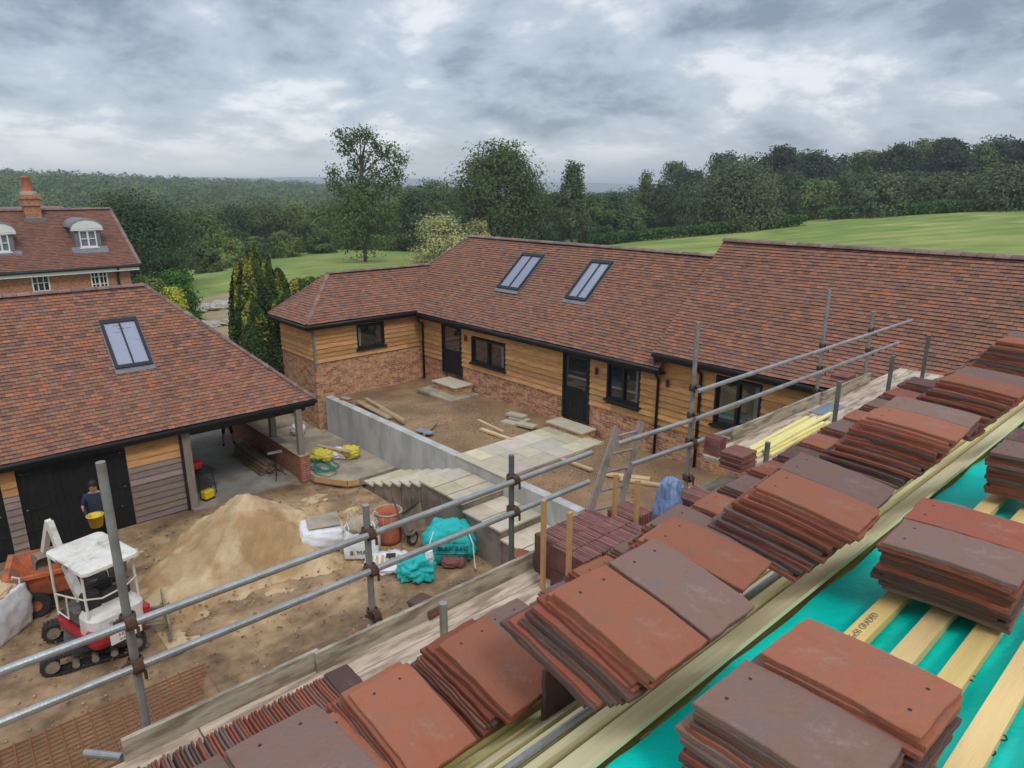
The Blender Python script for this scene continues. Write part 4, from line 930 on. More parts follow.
# boards: every board its own thing
bi=0
def board(x0,x1,y0,y1,z,label,th=.038,name='scaffold_board',mt='plank',f=None,yaw=0):
    b=MB();f=f or R.uniform(.9,1.12);b.bbox(x0,x1,y0,y1,z-th,z,.004,col=(f,f*.98,f*.95));o=b.build(name,M[mt],origin=((x0+x1)/2,(y0+y1)/2,z));tag(o,label,'board','timber boards of the scaffold platform');return o
rows=['outermost','second','third','innermost']
for i,y in enumerate((3.70,3.465,3.23)):
    board(-2.9,.9,y,y+.225,PZ+R.uniform(-.004,.004),f'{rows[i]} pale platform board at the bottom left of the scaffold');board(.91,3.85+.25*(i==1),y,y+.225,PZ+R.uniform(-.004,.004),f'{rows[i]} pale platform board beside the left toe board')
board(.3,4.9,2.96,3.17,PZ-.07,'low inner board along the tiled eaves',f=.95);board(-2.9,.29,2.96,3.17,PZ-.07,'low inner board at the bottom left corner',f=.9)
for i,y in enumerate((3.70,3.465,3.23)): board(4.2,6.95,y,y+.225,PZ-.05,f'{rows[i]} board carrying the strapped tile packs',f=.7)
for i,y in enumerate((3.70,3.465,3.23,2.995,2.76)): board(6.36,9.3,y,y+.225,5.45,f'{["outermost","second","third","fourth","innermost"][i]} raised board behind the yellow battens');board(9.31,12.1,y,y+.225,5.45,f'{["outermost","second","third","fourth","innermost"][i]} raised board at the far right of the scaffold')
def toe(x0,x1,z0,z1,label,y=3.935,tl=0):
    b=MB();vs=[(x0,y,z0),(x1,y,z0+tl),(x1,y,z1+tl),(x0,y,z1)];b.poly([(x0,y-.032,z1),(x1,y-.032,z1+tl),(x1,y,z1+tl),(x0,y,z1)],z1-z0);o=b.build('toe_board',M['plankedge'],origin=((x0+x1)/2,y,z0));tag(o,label,'toe board','toe boards on edge')
toe(.5,1.72,PZ,PZ+.15,'short weathered toe board on edge beside the upright tile row');toe(1.68,3.85,PZ+.0,PZ+.155,'long weathered toe board on edge behind the teal bags',y=3.90)
toe(6.95,9.2,5.455,5.61,'pale toe board on edge above the yellow battens');toe(9.15,10.75,5.455,5.62,'pale toe board on edge at the far right of the scaffold',y=3.9)
# ladder
q0=Zp(585,515,4.9);
la=thing('ladder','grey timber ladder leaning against the scaffold by the tile packs','ladder',(0,0,0))
l0=Yp(592,505,4.15);l1=Yp(617,428,4.35);r0=Yp(622,498,4.15);r1=Yp(641,422,4.35)
def ext(a,b_,t): return a+(b_-a)*t
la0=l1+(l0-l1)*(6.5 if False else 1)
d_=(l0-l1);t_=(l1.z-1.5)/(-d_.z) if d_.z else 1
b=MB();b.beam(l1,l1+d_*3.2,.035,.075,up=(1,0,0));b.build('stile',M['post'],la);b=MB();dr=(r0-r1);b.beam(r1,r1+dr*3.2,.035,.075,up=(1,0,0));b.build('stile',M['post'],la)
for k in range(13):
    b=MB();f_=.12+k*.24;b.tube([l1+d_*f_,r1+dr*f_],.014,8);b.build('rung',M['galv'],la)
# ================= YARD THINGS
import bmesh
def lump(name,sx,sy,sz,mt,parent=None,loc=(0,0,0),rz_=0,amp=.05,fr=2.5,sub=4,top=1.0,sag=.12,seed=0,smooth=True,flat=True,mats=None,boxy=.5,pleat=0):
    bm=bmesh.new();bmesh.ops.create_cube(bm,size=2);bmesh.ops.subdivide_edges(bm,edges=bm.edges,cuts=2**sub-1,use_grid_fill=True)
    for v in bm.verts:
        p=v.co.copy();q=p.copy();m=max(abs(p.x),abs(p.y),abs(p.z));l_=p.length
        s=Vector(p)/l_*m  # sphere-ish
        q=p*boxy*1.05+s*(1-boxy)*1.12
        h=(p.z+1)/2;bul=1+sag*math.sin(math.pi*h)*1.2;w_=1+(top-1)*h
        q.x*=bul*w_;q.y*=bul*w_
        nv=Vector((q.x*fr+seed*7.1,q.y*fr,q.z*fr));dd=mnoise.noise(nv)*amp+mnoise.noise(nv*2.3)*amp*.45-abs(mnoise.noise(nv*1.7+Vector((3,1,2))))*amp*.8-abs(mnoise.noise(Vector((nv.x*4,nv.y*4,nv.z*1.2))))*amp*.5+pleat*math.sin(math.atan2(p.y,p.x)*14+p.z*2)*amp*.15
        n=p.normalized();q=Vector((q.x*sx/2,q.y*sy/2,(q.z+1)*sz/2))+n*dd
        if flat and q.z<0: q.z=0
        v.co=q
    me=bpy.data.meshes.new(name);bm.to_mesh(me);bm.free();ca=me.color_attributes.new('tone','FLOAT_COLOR','POINT');ca.data.foreach_set('color',[1.0]*(4*len(me.vertices)))
    for m_ in (mats or [mt]): me.materials.append(m_)
    if smooth: me.polygons.foreach_set('use_smooth',[True]*len(me.polygons))
    o=bpy.data.objects.new(name,me);o.location=loc;o.rotation_euler=(0,0,rz_);return link(o,parent)
# ---- sand heap
gx=np.arange(2.6,8.4,.06);gy=np.arange(12.3,18.3,.06);X,Y=np.meshgrid(gx,gy)
pk=Zp(240,492,1.42);cx,cy=pk.x,pk.y
rx=np.where(X<cx,2.15,2.3);ry=np.where(Y<cy,2.3,2.1)
r_=np.hypot((X-cx)/rx,(Y-cy)/ry);an=np.arctan2(Y-cy,X-cx)
r_=r_*(1+.10*np.sin(an*3+1)+.06*np.sin(an*7+.5))
r2=np.hypot((X-6.1)/1.5,(Y-14.6)/1.2);r3=np.hypot((X-3.9)/1.4,(Y-14.6)/1.2);
h=1.42*np.clip(1-r_,0,1)**1.05
h=np.maximum(h,.62*np.clip(1-r2,0,1)**1.1);h=np.maximum(h,.5*np.clip(1-r3,0,1)**1.1)
h+=np.where(h>.03,(fbm(X*2.0,Y*2.0,6,41)-.5)*.30*np.clip(h*2,0,1)+(fbm(X*7,Y*7,5,43)-.5)*.12+(fbm(X*1.2+Y*2.4,(X-Y)*9,3,47)-.5)*.06,0)
h=h-.035
qa_=.745*(X-pk.x)-.668*(Y-pk.y);qb_=-.668*(X-pk.x)-.745*(Y-pk.y)
dm=np.clip((.12-.22*qb_-qa_+(fbm(X*1.5,Y*1.5,4,91)-.5)*.5)*5,0,1)*np.clip((qb_+.15)*6,0,1)*np.clip((2.0-qb_+(fbm(X*2,Y*2,4,92)-.5)*1.2)*3,0,1)*np.clip((qa_+1.5)*2.5,0,1)
h=h-dm*.09*np.clip(h*3,0,1)
pale=1.05+.35*(fbm(X*3+Y*4,(X-Y)*14,3,93)-.5)+.3*(fbm(X*1.3,Y*1.3,4,94)-.5)
SC=(pale*(1-dm)+.80*dm)[...,None]*np.array([1,1,1.])*(1-dm[...,None]*np.array([.0,.06,.14]))
o=npmesh('sand_heap',np.stack([X.ravel(),Y.ravel(),h.ravel()],1),grid(len(gx),len(gy)),M['sand'],smooth=True,col=SC.reshape(-1,3))
tag(o,'tall pale heap of building sand in the middle of the yard','sand heap')
# low spill behind the dozer blade
# ---- excavator
ex=thing('mini_excavator','small white and red tracked mini excavator with a canopy','excavator',(1.72,13.62,0),rad(-10))
# local: x along tracks (towards +x = blade), y away
for s in (0,1):
    y0=-.72 if s==0 else .42
    b=MB();n=12;pr=[]
    for k in range(n+1): t=-math.pi/2+math.pi*k/n;pr.append((.55+.17*math.cos(t),.19+.17*math.sin(t)))
    for k in range(n+1): t=math.pi/2+math.pi*k/n;pr.append((-.75+.17*math.cos(t),.19+.17*math.sin(t)))
    m_=len(pr);vs=[(x,y0,z) for x,z in pr]+[(x,y0+.25,z) for x,z in pr]
    b.add(vs,[(i,(i+1)%m_,(i+1)%m_+m_,i+m_) for i in range(m_)])
    prin=[(x*.93-.0,.19+(z-.19)*.8) for x,z in pr]
    b.add([(x,y0,z) for x,z in pr]+[(x,y0,z) for x,z in prin],[(i+m_,(i+1)%m_+m_,(i+1)%m_,i) for i in range(m_)]);b.add([(x,y0+.25,z) for x,z in pr]+[(x,y0+.25,z) for x,z in prin],[(i,(i+1)%m_,(i+1)%m_+m_,i+m_) for i in range(m_)])
    for i in range(0,52): # grousers
        L_=2*1.3+2*math.pi*.17;q=L_*i/52
        if q<1.3: p=(-.75+q,.36);a=0
        elif q<1.3+math.pi*.17: t=math.pi/2-(q-1.3)/.17;p=(.55+.17*math.cos(t),.19+.17*math.sin(t));a=t-math.pi/2
        elif q<2.6+math.pi*.17: p=(.55-(q-1.3-math.pi*.17),.02);a=0
        else: t=-math.pi/2-(q-2.6-math.pi*.17)/.17;p=(-.75+.17*math.cos(t),.19+.17*math.sin(t));a=t-math.pi/2
        Mx=Matrix.Translation((p[0],y0+.125,p[1]))@Matrix.Rotation(-a,4,'Y');b.box(-.015,.015,-.125,.125,-.015,.015,M=Mx)
    tr=b.build('track',M['rubber'],ex)
    for x,r in ((-.75,.12),(.55,.12),(-.4,.06),(-.1,.06),(.2,.06)):
        b=MB();Mx=Matrix.Translation((x,y0+.125,.19 if r>.1 else .1))@Matrix.Rotation(rad(90),4,'X');b.lathe([(0,-.11),(r,-.11),(r,.11),(0,.11)],(0,0,0),14,M=Mx);b.build('roller',M['mudsteel'],tr)
b=MB();b.bbox(-.55,.4,-.44,.42,.2,.42,.03);b.build('undercarriage',M['steel'],ex)
b=MB();b.box(1.12,1.16,-.72,.68,.03,.40);b.box(1.08,1.12,-.72,.68,.03,.08);b.build('dozer_blade',M['mudsteel'],ex)
b=MB();b.beam((.4,-.3,.28),(1.12,-.35,.18),.07,.09);b.beam((.4,.28,.28),(1.12,.3,.18),.07,.09);b.beam((.62,-.3,.27),(.62,.28,.27),.05,.05);b.build('blade_arm',M['mudsteel'],ex)
# house slewed so that its tail faces the near roof; boom points away
up=thing('upper_house',None,None);up.parent=ex;up.location=(0,0,.42);up.rotation_euler=(0,0,rad(24))
def rr_prof(x0,x1,y0,y1,r,n=5):
    P=[]
    for cx_,cy_,a0 in ((x1-r,y1-r,0),(x0+r,y1-r,90),(x0+r,y0+r,180),(x1-r,y0+r,270)):
        for k in range(n+1): t=rad(a0+90*k/n);P.append((cx_+r*math.cos(t),cy_+r*math.sin(t)))
    return P
def loft(b,profs,cap=True,col=None):
    n=len(profs[0][0]);vs=[(x,y,z) for P,z in profs for x,y in P];fs=[]
    for i in range(len(profs)-1):
        for k in range(n): fs.append((i*n+k,i*n+(k+1)%n,(i+1)*n+(k+1)%n,(i+1)*n+k))
    if cap: fs.append(tuple(range(n-1,-1,-1)));fs.append(tuple(range((len(profs)-1)*n,len(profs)*n)))
    b.add(vs,fs,col)
b=MB();loft(b,[(rr_prof(-.47,.47,-.92,.42,.16),.02),(rr_prof(-.52,.52,-1.0,.46,.2),.14),(rr_prof(-.53,.53,-1.02,.46,.22),.27)]);b.build('counterweight',M['exred'],up)
b=MB();loft(b,[(rr_prof(-.50,.50,-.985,-.36,.2),.273),(rr_prof(-.49,.49,-.97,-.38,.2),.58),(rr_prof(-.42,.42,-.86,-.42,.16),.67)]);b.build('engine_cover',M['exwhite'],up)
b=MB();b.bbox(.40,.545,-.99,-.55,.26,.50,.05);b.build('corner_guard',M['exred'],up)
b=MB();b.bbox(-.545,-.40,-.99,-.75,.26,.42,.05);b.build('corner_guard',M['exred'],up)
b=MB();b.box(-.25,.30,-1.028,-1.018,.06,.25);b.build('sticker',M['white'],up)
b=MB();b.bbox(-.45,.45,-.35,.44,.273,.33,.02);b.build('floor_plate',M['rubber'],up)
b=MB();b.bbox(-.22,.22,-.35,.05,.33,.48,.05);b.bbox(-.22,.22,-.40,-.28,.46,1.0,.04);b.build('seat',M['rubber'],up)
b=MB();b.bbox(-.47,-.28,-.40,.1,.33,.62,.04);b.build('control_console',M['steel'],up);b=MB();b.bbox(.28,.47,-.40,.1,.33,.62,.04);b.build('control_console',M['steel'],up)
b=MB();b.tube([(-.36,.1,.6),(-.36,.16,.85)],.015,6);b.build('control_lever',M['rubber'],up);b=MB();b.tube([(.36,.1,.6),(.36,.16,.85)],.015,6);b.build('control_lever',M['rubber'],up)
b=MB();b.bbox(-.40,-.1,-.62,-.42,.60,.98,.04);b.bbox(-.1,.42,-.60,-.42,.60,.86,.04);b.build('rear_console',M['rubber'],up)
b=MB();loft(b,[(rr_prof(-.46,.46,-.98,.38,.10),1.50),(rr_prof(-.50,.50,-1.02,.42,.12),1.53),(rr_prof(-.49,.49,-1.01,.41,.12),1.58),(rr_prof(-.42,.42,-.92,.33,.1),1.60)]);
for x in (-.22,.22): b.bbox(x-.02,x+.02,-.85,.25,1.592,1.612,.006)
b.build('canopy_roof',M['exwhite'],up)
for x,y in ((-.44,-.8),(.44,-.8),(-.46,.36),(.46,.36)):
    b=MB();b.tube([(x,y*1.02,.55 if y<0 else .30),(x,y,.9),(x*.97,y,1.51)],.023,8);b.build('canopy_post',M['exwhite'],up)
b=MB();b.tube([(-.46,.36,.62),(-.50,.2,.80),(-.50,-.3,.92),(-.44,-.8,1.0)],.016,8);b.build('guard_rail',M['exwhite'],up)
b=MB();b.tube([(-.44,-.82,1.02),(-.2,-.88,.95),(.2,-.88,.98),(.44,-.82,1.05)],.016,8);b.build('guard_rail',M['exwhite'],up)
b=MB();b.tube([(-.50,.2,.80),(-.52,.2,.45),(-.52,-.2,.45),(-.50,-.2,.88)],.015,8);b.build('guard_rail',M['exwhite'],up)
textmesh('white_sticker_print','HIRE',.10,M['exred'],up,frame((-.0,-1.032,.195),(1,0,0),(0,0,1)))
textmesh('white_sticker_print','01483 424',.06,M['print'],up,frame((.03,-1.032,.105),(1,0,0),(0,0,1)))
textmesh('cover_print','PLANT',.10,M['bluebag'],up,frame((-.05,-.985,.46),(1,0,0),(0,.05,1)))
textmesh('canopy_print','PLANT HIRE',.085,M['print'],up,frame((-.506,-.3,1.553),(0,-1,0),(0,0,1)))
b=MB();b.beam((0,.42,.2),(0,.85,.75),.13,.16);b.beam((0,.85,.75),(-.02,1.25,1.75),.11,.13);b.build('boom',M['exwhite'],up)
b=MB();b.tube([(0,.62,.2),(0,1.08,1.1)],.035,8);b.build('boom_ram',M['steel'],up)
b=MB();b.beam((-.02,1.25,1.75),(-.02,1.75,.95),.10,.11);b.build('dipper_arm',M['exwhite'],up)
b=MB();b.lathe([(.0,-.18),(.2,-.18),(.2,.18),(0,.18)],(0,0,0),10,M=Matrix.Translation((-.02,1.78,.75))@Matrix.Rotation(rad(90),4,'Y'),a0=.3,a1=4.0);b.build('bucket',M['mudsteel'],up)
# ---- dumper skip (orange)
dp=thing('dumper','muddy orange tipping dumper skip beside the garage doors','dumper',(1.35,15.75,0),rad(-12))
b=MB()
T=[(-.68,-.62),(.72,-.62),(.72,.55),(-.68,.55)];Bq=[(-.35,-.42),(.5,-.42),(.5,.38),(-.35,.38)]
vo=[(x,y,1.0) for x,y in T]+[(x,y,.42) for x,y in Bq];vi=[(x*.93,y*.93,1.0) for x,y in T]+[(x*.93,y*.93,.47) for x,y in Bq]
b.add(vo+vi,[(0,1,5,4),(1,2,6,5),(2,3,7,6),(3,0,4,7),(4,5,6,7),(8,12,13,9),(9,13,14,10),(10,14,15,11),(11,15,12,8),(12,15,14,13),(0,8,9,1),(1,9,10,2),(2,10,11,3),(3,11,8,0)])
b.beam((-.68,-.64,.97),(.72,-.64,.97),.05,.07);b.beam((-.70,-.62,.97),(-.70,.55,.97),.05,.07);b.beam((-.68,-.60,.95),(-.35,-.42,.42),.07,.05);b.beam((.0,-.63,.97),(.05,-.43,.42),.05,.05)
b.build('skip',M['orange'],dp)
b=MB();b.bbox(-.5,1.3,-.28,.28,.25,.42,.03);b.bbox(.8,1.35,-.35,.35,.42,.75,.05);b.build('chassis',M['steel'],dp)
for x,y in ((-.3,-.5),(-.3,.35),(1.0,-.5),(1.0,.35)):
    b=MB();Mx=Matrix.Translation((x,y+.08,.27))@Matrix.Rotation(rad(90),4,'X');b.lathe([(.12,-.1),(.25,-.1),(.28,-.05),(.28,.05),(.25,.1),(.12,.1)],(0,0,0),18,M=Mx);w_=b.build('wheel',M['rubber'],dp)
    b=MB();b.lathe([(0,-.06),(.13,-.08),(.13,.08),(0,.06)],(0,0,0),14,M=Mx);b.build('rim',M['orange'],w_)
# ---- bulk bags
def bulkbag(loc,s,h,rz_,label,fill='sand',text=None,seed=1,name='bulk_bag',top=1.02,tx=None,cat='bulk bag',group=None):
    r=thing(name,label,cat,loc,rz_,group)
    bo=lump('bag_body',s,s,h,M['whitebag'],r,amp=.03,seed=seed,top=top,boxy=.80,sag=.05,fr=2.2,pleat=1)
    f=lump('bag_filling',s*.8,s*.8,.22,M[fill],r,loc=(0,0,h-.13),amp=.05,seed=seed+1)
    b=MB()
    for a,c_ in ((-1,-1),(1,-1),(1,1),(-1,1)):
        x,y=a*s*.42,c_*s*.42;b.tube([(x,y,h-.12),(x*1.05,y*1.02,h+.1),(x*.9,y*.8,h+.18),(x*.75,y*.95,h+.04),(x*.85,y,h-.1)],.018,6)
    b.build('lifting_loop',M['whitebag'],r)
    if text:
        for t,sz,zz in text: textmesh('bag_print',t,sz,M['print'],r,frame((0,-s*.53-.03,zz),(1,0,0),(0,-.10,1)),ext=.004)
    return r
p=Zp(-14,650,0);bulkbag((p.x+.15,p.y+.45,0),.95,.92,rad(-48),'full white bulk bag of orange sand at the left edge','sand',[('CRS',.26,.38),('AGGREGATES',.1,.2)],3)
p=Zp(362,561,0);bulkbag((p.x+.25,p.y+.38,0),.78,.72,rad(-36),'half empty white bulk bag with black print behind the scaffold pole','conctop',[('B. MAC',.15,.2)],5,top=.88)
# ---- wrapped slab pallet
p=Zp(345,556,0)
wp=thing('wrapped_pallet','low pallet of slabs wrapped in grey plastic near the sand heap','pallet',(6.55,14.15,0),rad(-20))
b=MB();
for k in (-.4,0,.4): b.bbox(k-.05,k+.05,-.5,.5,0,.09,.004,col=(.9,.9,.9))
for k in range(6): b.bbox(-.5,.5,-.5+k*.18,-.4+k*.18,.093,.115,.004,col=(1,1,1))
b.build('pallet_base',M['timber'],wp);lump('plastic_wrap',1.0,.95,.5,M['whitebag'],wp,loc=(0,0,.116),amp=.03,seed=9,sag=.02);
b=MB();b.bbox(-.3,.45,-.3,.4,.635,.66,.004);b.build('cardboard_sheet',M['conctop'],wp)
lump_o=lump('white_sack',.55,.4,.25,M['whitebag'],None,(7.35,13.95,.0),.4,amp=.05,seed=12);tag(lump_o,'crumpled white sack lying beside the orange tub','sack')
# ---- orange tub
p=Zp(392,546,0);tb=thing('builders_tub','tall round orange tub with a pale rim and handles by the steps wall','tub',(p.x+.12,p.y+.3,0))
b=MB();b.lathe([(0,0),(.29,0),(.31,.1),(.325,.55),(.335,.78),(.30,.78),(.29,.5),(.27,.3),(0,.28)],(0,0,0),28);b.build('tub_body',M['tub'],tb,smooth=True)
b=MB();b.lathe([(.335,.77),(.355,.785),(.34,.81),(.30,.80),(.30,.77)],(0,0,0),28);b.build('rim',M['conctop'],tb,smooth=True)
for a in (-2.2,.9):
    b=MB();c_,s_=math.cos(a),math.sin(a);b.tube([(.33*c_-.1*s_,.33*s_+.1*c_,.76),(.38*c_-.08*s_,.38*s_+.08*c_,.55),(.38*c_+.08*s_,.38*s_-.08*c_,.55),(.33*c_+.1*s_,.33*s_-.1*c_,.76)],.014,6);b.build('handle',M['conctop'],tb)
# ---- wheelbarrow tipped up against the wall
p=Zp(412,548,0);wb=thing('wheelbarrow','muddy green wheelbarrow tipped against the steps wall','wheelbarrow',(p.x+.1,p.y+.12,0),rad(20))
b=MB();Mx=Matrix.Translation((0,0,.19))@Matrix.Rotation(rad(80),4,'X');b.lathe([(.13,-.035),(.17,-.045),(.19,0),(.17,.045),(.13,.035)],(0,0,0),18,M=Mx);wl=b.build('wheel',M['rubber'],wb,smooth=True)
b=MB();b.lathe([(0,-.03),(.13,-.03),(.13,.03),(0,.03)],(0,0,0),14,M=Mx);b.build('rim',M['conctop'],wl)
b=MB();vt=[(-.28,-.02,.42),(.28,-.02,.42),(.33,.28,1.0),(-.33,.28,1.0)];b.add([(-.22,.02,.35),(.22,.02,.35),(.27,.16,.85),(-.27,.16,.85),(-.32,-.2,.45),(.32,-.2,.45),(.36,.0,1.0),(-.36,.0,1.0)],[(0,1,2,3),(0,4,5,1),(1,5,6,2),(2,6,7,3),(3,7,4,0)]);b.build('tray',M['mudsteel'],wb)
b=MB()
for s in (-.2,.2): b.tube([(s*.4,0,.19),(s,.1,.35),(s*1.3,.22,1.0),(s*1.5,.3,1.3)],.017,8)
b.build('frame',M['steel'],wb)
# ---- teal bags
p=Zp(455,572,0);tg=thing('teal_bulk_bag','large teal woven bulk bag with black lettering slumped by the steps','bulk bag',(p.x+.35,p.y+.62,0),rad(-42),'teal bags in the yard')
lump('bag_body',1.15,.85,.88,M['tealbag'],tg,amp=.10,fr=1.7,seed=21,top=.78,boxy=.55,pleat=1)
textmesh('bag_print','BULK BAG',.15,M['print'],tg,frame((.1,-.515,.47),(1,0,0),(0,-.02,1)),ext=.006);textmesh('bag_print','BUILDERS MERCHANT',.065,M['print'],tg,frame((.1,-.52,.62),(1,0,0),(0,.0,1)),ext=.006)
b=MB();b.bbox(-.3,.5,-.535,-.525,.33,.35,.002);b.build('printed_line',M['print'],tg)
for x in (-.42,.56):
    b=MB();b.tube([(x*.8,-.38,.84),(x,-.52,.6),(x*1.05,-.57,.2),(x*1.1,-.6,.0)],.014,6);b.build('white_strap',M['whitebag'],tg)
lump('bag_mouth',.5,.3,.26,M['packtile'],tg,loc=(.1,-.42,0),amp=.03,seed=5)
p=Zp(418,588,0);t2=thing('teal_sack','smaller crumpled teal sack folded over beside the bulk bag','sack',(p.x+.25,p.y+.4,0),rad(-30),'teal bags in the yard')
lump('sack_body',.8,.62,.5,M['tealbag'],t2,amp=.13,fr=1.6,seed=33,top=.7);lump('pale_lining',.16,.14,.34,M['whitebag'],t2,loc=(.28,-.05,.3),amp=.03,seed=2)
# white bag with striped board
p=Zp(385,575,0);w2=thing('flattened_white_bag','flattened white bag with yellow timber strips lying on it','bag',(p.x+.25,p.y+.35,0),rad(-35))
lump('bag_sheet',.95,.9,.16,M['whitebag'],w2,amp=.07,seed=14,sag=0)
b=MB()
for k in range(6): b.bbox(-.35+k*.12,-.29+k*.12,-.3,.15,.15,.175,.004,col=(1.2,1.15,.9))
b.build('timber_strips',M['timber'],w2);b=MB();b.bbox(.0,.22,.0,.18,.176,.20,.01);b.build('black_offcut',M['rubber'],w2)
# ---- rebar mesh on the footing
c00=Zp(-30,762,0);
rb=thing('reinforcement_mesh','rusty steel reinforcement mesh lying over the footing trench','rebar mesh',(0,0,0))
qa,qb,qc,qd=Zp(-40,768,.06),Zp(-25,748,.06),Zp(208,681,.06),Zp(150,735,.06)
y1_=11.55;b=MB()
for i in range(13): b.tube([(-3,y1_-i*.105,.08),(2.95-i*.04,y1_-i*.105,.08)],.012,6)
b.build('long_bar',M['rebar'],rb);b=MB()
for i in range(30):
    x=-2.9+i*.2;b.tube([(x,y1_+.05,.095),(x-.05,y1_-1.25,.095)],.010,6)
b.build('cross_bar',M['rebar'],rb)
b=MB();b.poly([(-3,11.6,.04),(2.7,11.6,.04),(2.6,10.2,.04),(-3,10.2,.04)],.1);o=b.build('footing_bed',M['soil']);tag(o,kind='structure')
# ---- patio things
yb=thing('yellow_rubble_bags','bundle of yellow plastic bags tied round white sheets on the patio slab','bags',(9.15,18.45,.25),rad(-40))
lump('yellow_bag',.62,.42,.34,M['yellowbag'],yb,loc=(-.32,-.05,0),amp=.06,fr=1.8,seed=3);lump('yellow_bag',.5,.42,.36,M['yellowbag'],yb,loc=(.5,.12,0),amp=.06,seed=8);lump('white_sheet',.6,.4,.3,M['whitebag'],yb,loc=(.08,.12,0),amp=.06,seed=6)
b=MB();b.beam((-.55,.28,.36),(.6,-.28,.34),.13,.03);b.build('plank',M['timber'],yb)
b=MB();rr=random.Random(8)
pts=[];c0=Vector((8.55,17.95,.27))
for k in range(110):
    t=k*.33;r=.30+.09*math.sin(k*.21)+rr.uniform(-.02,.02);pts.append((c0.x+.12*math.sin(k*.05)+r*math.cos(t)*.9,c0.y+.25*math.sin(k*.07)+r*math.sin(t)*1.4,.27+.02*abs(math.sin(k*.9))+.0004*k))
pts+= [(8.3,18.4,.28),(8.2,18.9,.29),(8.25,19.3,.28)]
b.tube(pts,.014,6);o=b.build('garden_hose',M['hose'],smooth=True,origin=(8.55,17.95,.25));tag(o,'tangled green hose coiled on the patio slab by the brick pier','hose')
sk_=lump('white_sack',.4,.35,.35,M['whitebag'],None,(9.35,21.3,.25),.5,amp=.04,seed=44);tag(sk_,'small pale sack at the foot of the retaining wall','sack')
b=MB();b.bbox(8.6,9.6,22.3,23.4,.25,.31,.01);o=b.build('slab_stack',M['conctop'],origin=(9,22.8,.25));tag(o,'pale flat slab lying on the patio beyond the oak posts','slab')
# ---- lodge contents
ts=thing('timber_stack','low stack of long grey battens along the inner brick wall of the lodge','timber stack',(7.4,20.3,.035))
for k in range(4):
    for j in range(5-k):
        b=MB();f=R.uniform(.3,.5);x=-.28+j*.14+k*.06;b.bbox(x,x+.125,-1.15+R.uniform(-.1,.1),1.15+R.uniform(-.1,.1),.0+k*.08,.075+k*.08,.004,col=(f,f*.95,f*.9));b.build('timber_length',M['timber'],ts)
tl=thing('work_light','black tripod work light standing inside the lodge','work light',(7.45,18.75,.035))
b=MB();b.tube([(0,0,.05),(0,0,.78)],.014,8);b.build('pole',M['black'],tl)
for a in (0,2.1,4.2): 
    b=MB();b.tube([(0,0,.3),(.3*math.cos(a),.3*math.sin(a),0)],.012,6);b.build('leg',M['black'],tl)
b=MB();b.beam((-.2,.03,.8),(.2,-.03,.8),.09,.05);b.build('lamp_head',M['curtain'],tl)
bn=thing('work_bench','black folding workbench just inside the lodge bay','workbench',(5.4,19.2,.035),rad(15))
b=MB();b.bbox(-.3,.3,-.45,.45,.68,.72,.008);b.build('bench_top',M['black'],bn)
for x,y in ((-.25,-.4),(.25,-.4),(-.25,.4),(.25,.4)): b=MB();b.tube([(x,y,0),(x*.8,y*.9,.68)],.014,6);b.build('leg',M['black'],bn)
o=lump('red_tool_bag',.35,.25,.25,M['red'],None,(5.32,19.15,.757),.3,amp=.03,seed=4);tag(o,'red tool bag on the black workbench','tool bag')
rd2=thing('site_radio','yellow and black site radio on the lodge floor','radio',(5.42,18.62,.035),rad(20))
b=MB();b.bbox(-.15,.15,-.11,.11,.03,.27,.03);b.build('radio_body',M['yellow'],rd2);b=MB();b.bbox(-.16,.16,-.12,.12,0,.029,.01);b.tube([(-.13,0,.27),(-.13,0,.33),(.13,0,.33),(.13,0,.27)],.012,6);b.build('carry_handle',M['black'],rd2)
# ---- terrace timbers
def plank(u0,v0,u1,v1,w_,h_,z,label,name='timber_plank',mt='timber',cat='plank',grp='planks lying on the terrace',f=None):
    a=Zp(u0,v0,z);c_=Zp(u1,v1,z);f=f or R.uniform(.8,1.15);b=MB();m_=(a+c_)/2;b.beam(a+Vector((0,0,h_/2)),c_+Vector((0,0,h_/2)),w_,h_,col=(f,f*.96,f*.9));o=b.build(name,M[mt],origin=m_);tag(o,label,cat,grp);return o
plank(358,402,390,419,.2,.05,1.46,'wide weathered plank nearest the concrete wall top',f=.8);plank(366,399,404,421,.12,.04,1.5,'narrower plank overlapping behind the wall top plank',f=.9);plank(380,410,404,424,.1,.07,1.46,'short dark timber at the end of the wall planks',f=.7)
plank(478,421,503,433,.1,.06,1.46,'upper of two pale timbers lying by the path',f=1.3);plank(481,430,512,441,.12,.06,1.46,'lower of two pale timbers lying by the path',f=1.5)
plank(562,460,592,471,.13,.05,1.46,'pale plank lying right of the path',f=1.15);plank(598,474,650,480,.18,.05,1.46,'broad pale plank on the soil behind the ladder',f=1.35);plank(620,480,700,492,.15,.05,1.46,'long pale plank partly hidden by the blue sack',f=1.2)
for i,(u,v,z) in enumerate(((503,422,1.46),(511,418,1.46),(518,424,1.52),(508,414,1.54))): plank(u,v,u+17,v+4,.3,.06,z,['lowest front','lowest back','upper front','upper back'][i]+' slab in the small pile by the barn wall',name='paving_slab',mt='paver',cat='slab',grp='slabs piled on the terrace',f=.85)
plank(418,430,432,434,.25,.03,1.5,'dark slate offcut on the soil by the wall',name='slate_offcut',mt='bluegrey',cat='slate',grp=None,f=.7);plank(424,436,436,424,.08,.04,1.47,'short brown batten beside the slate offcut',f=.6)
plank(342,399,350,401,.2,.08,1.47,'red brick left on top of the retaining wall',name='brick',mt='pierbrick',cat='brick',grp=None)
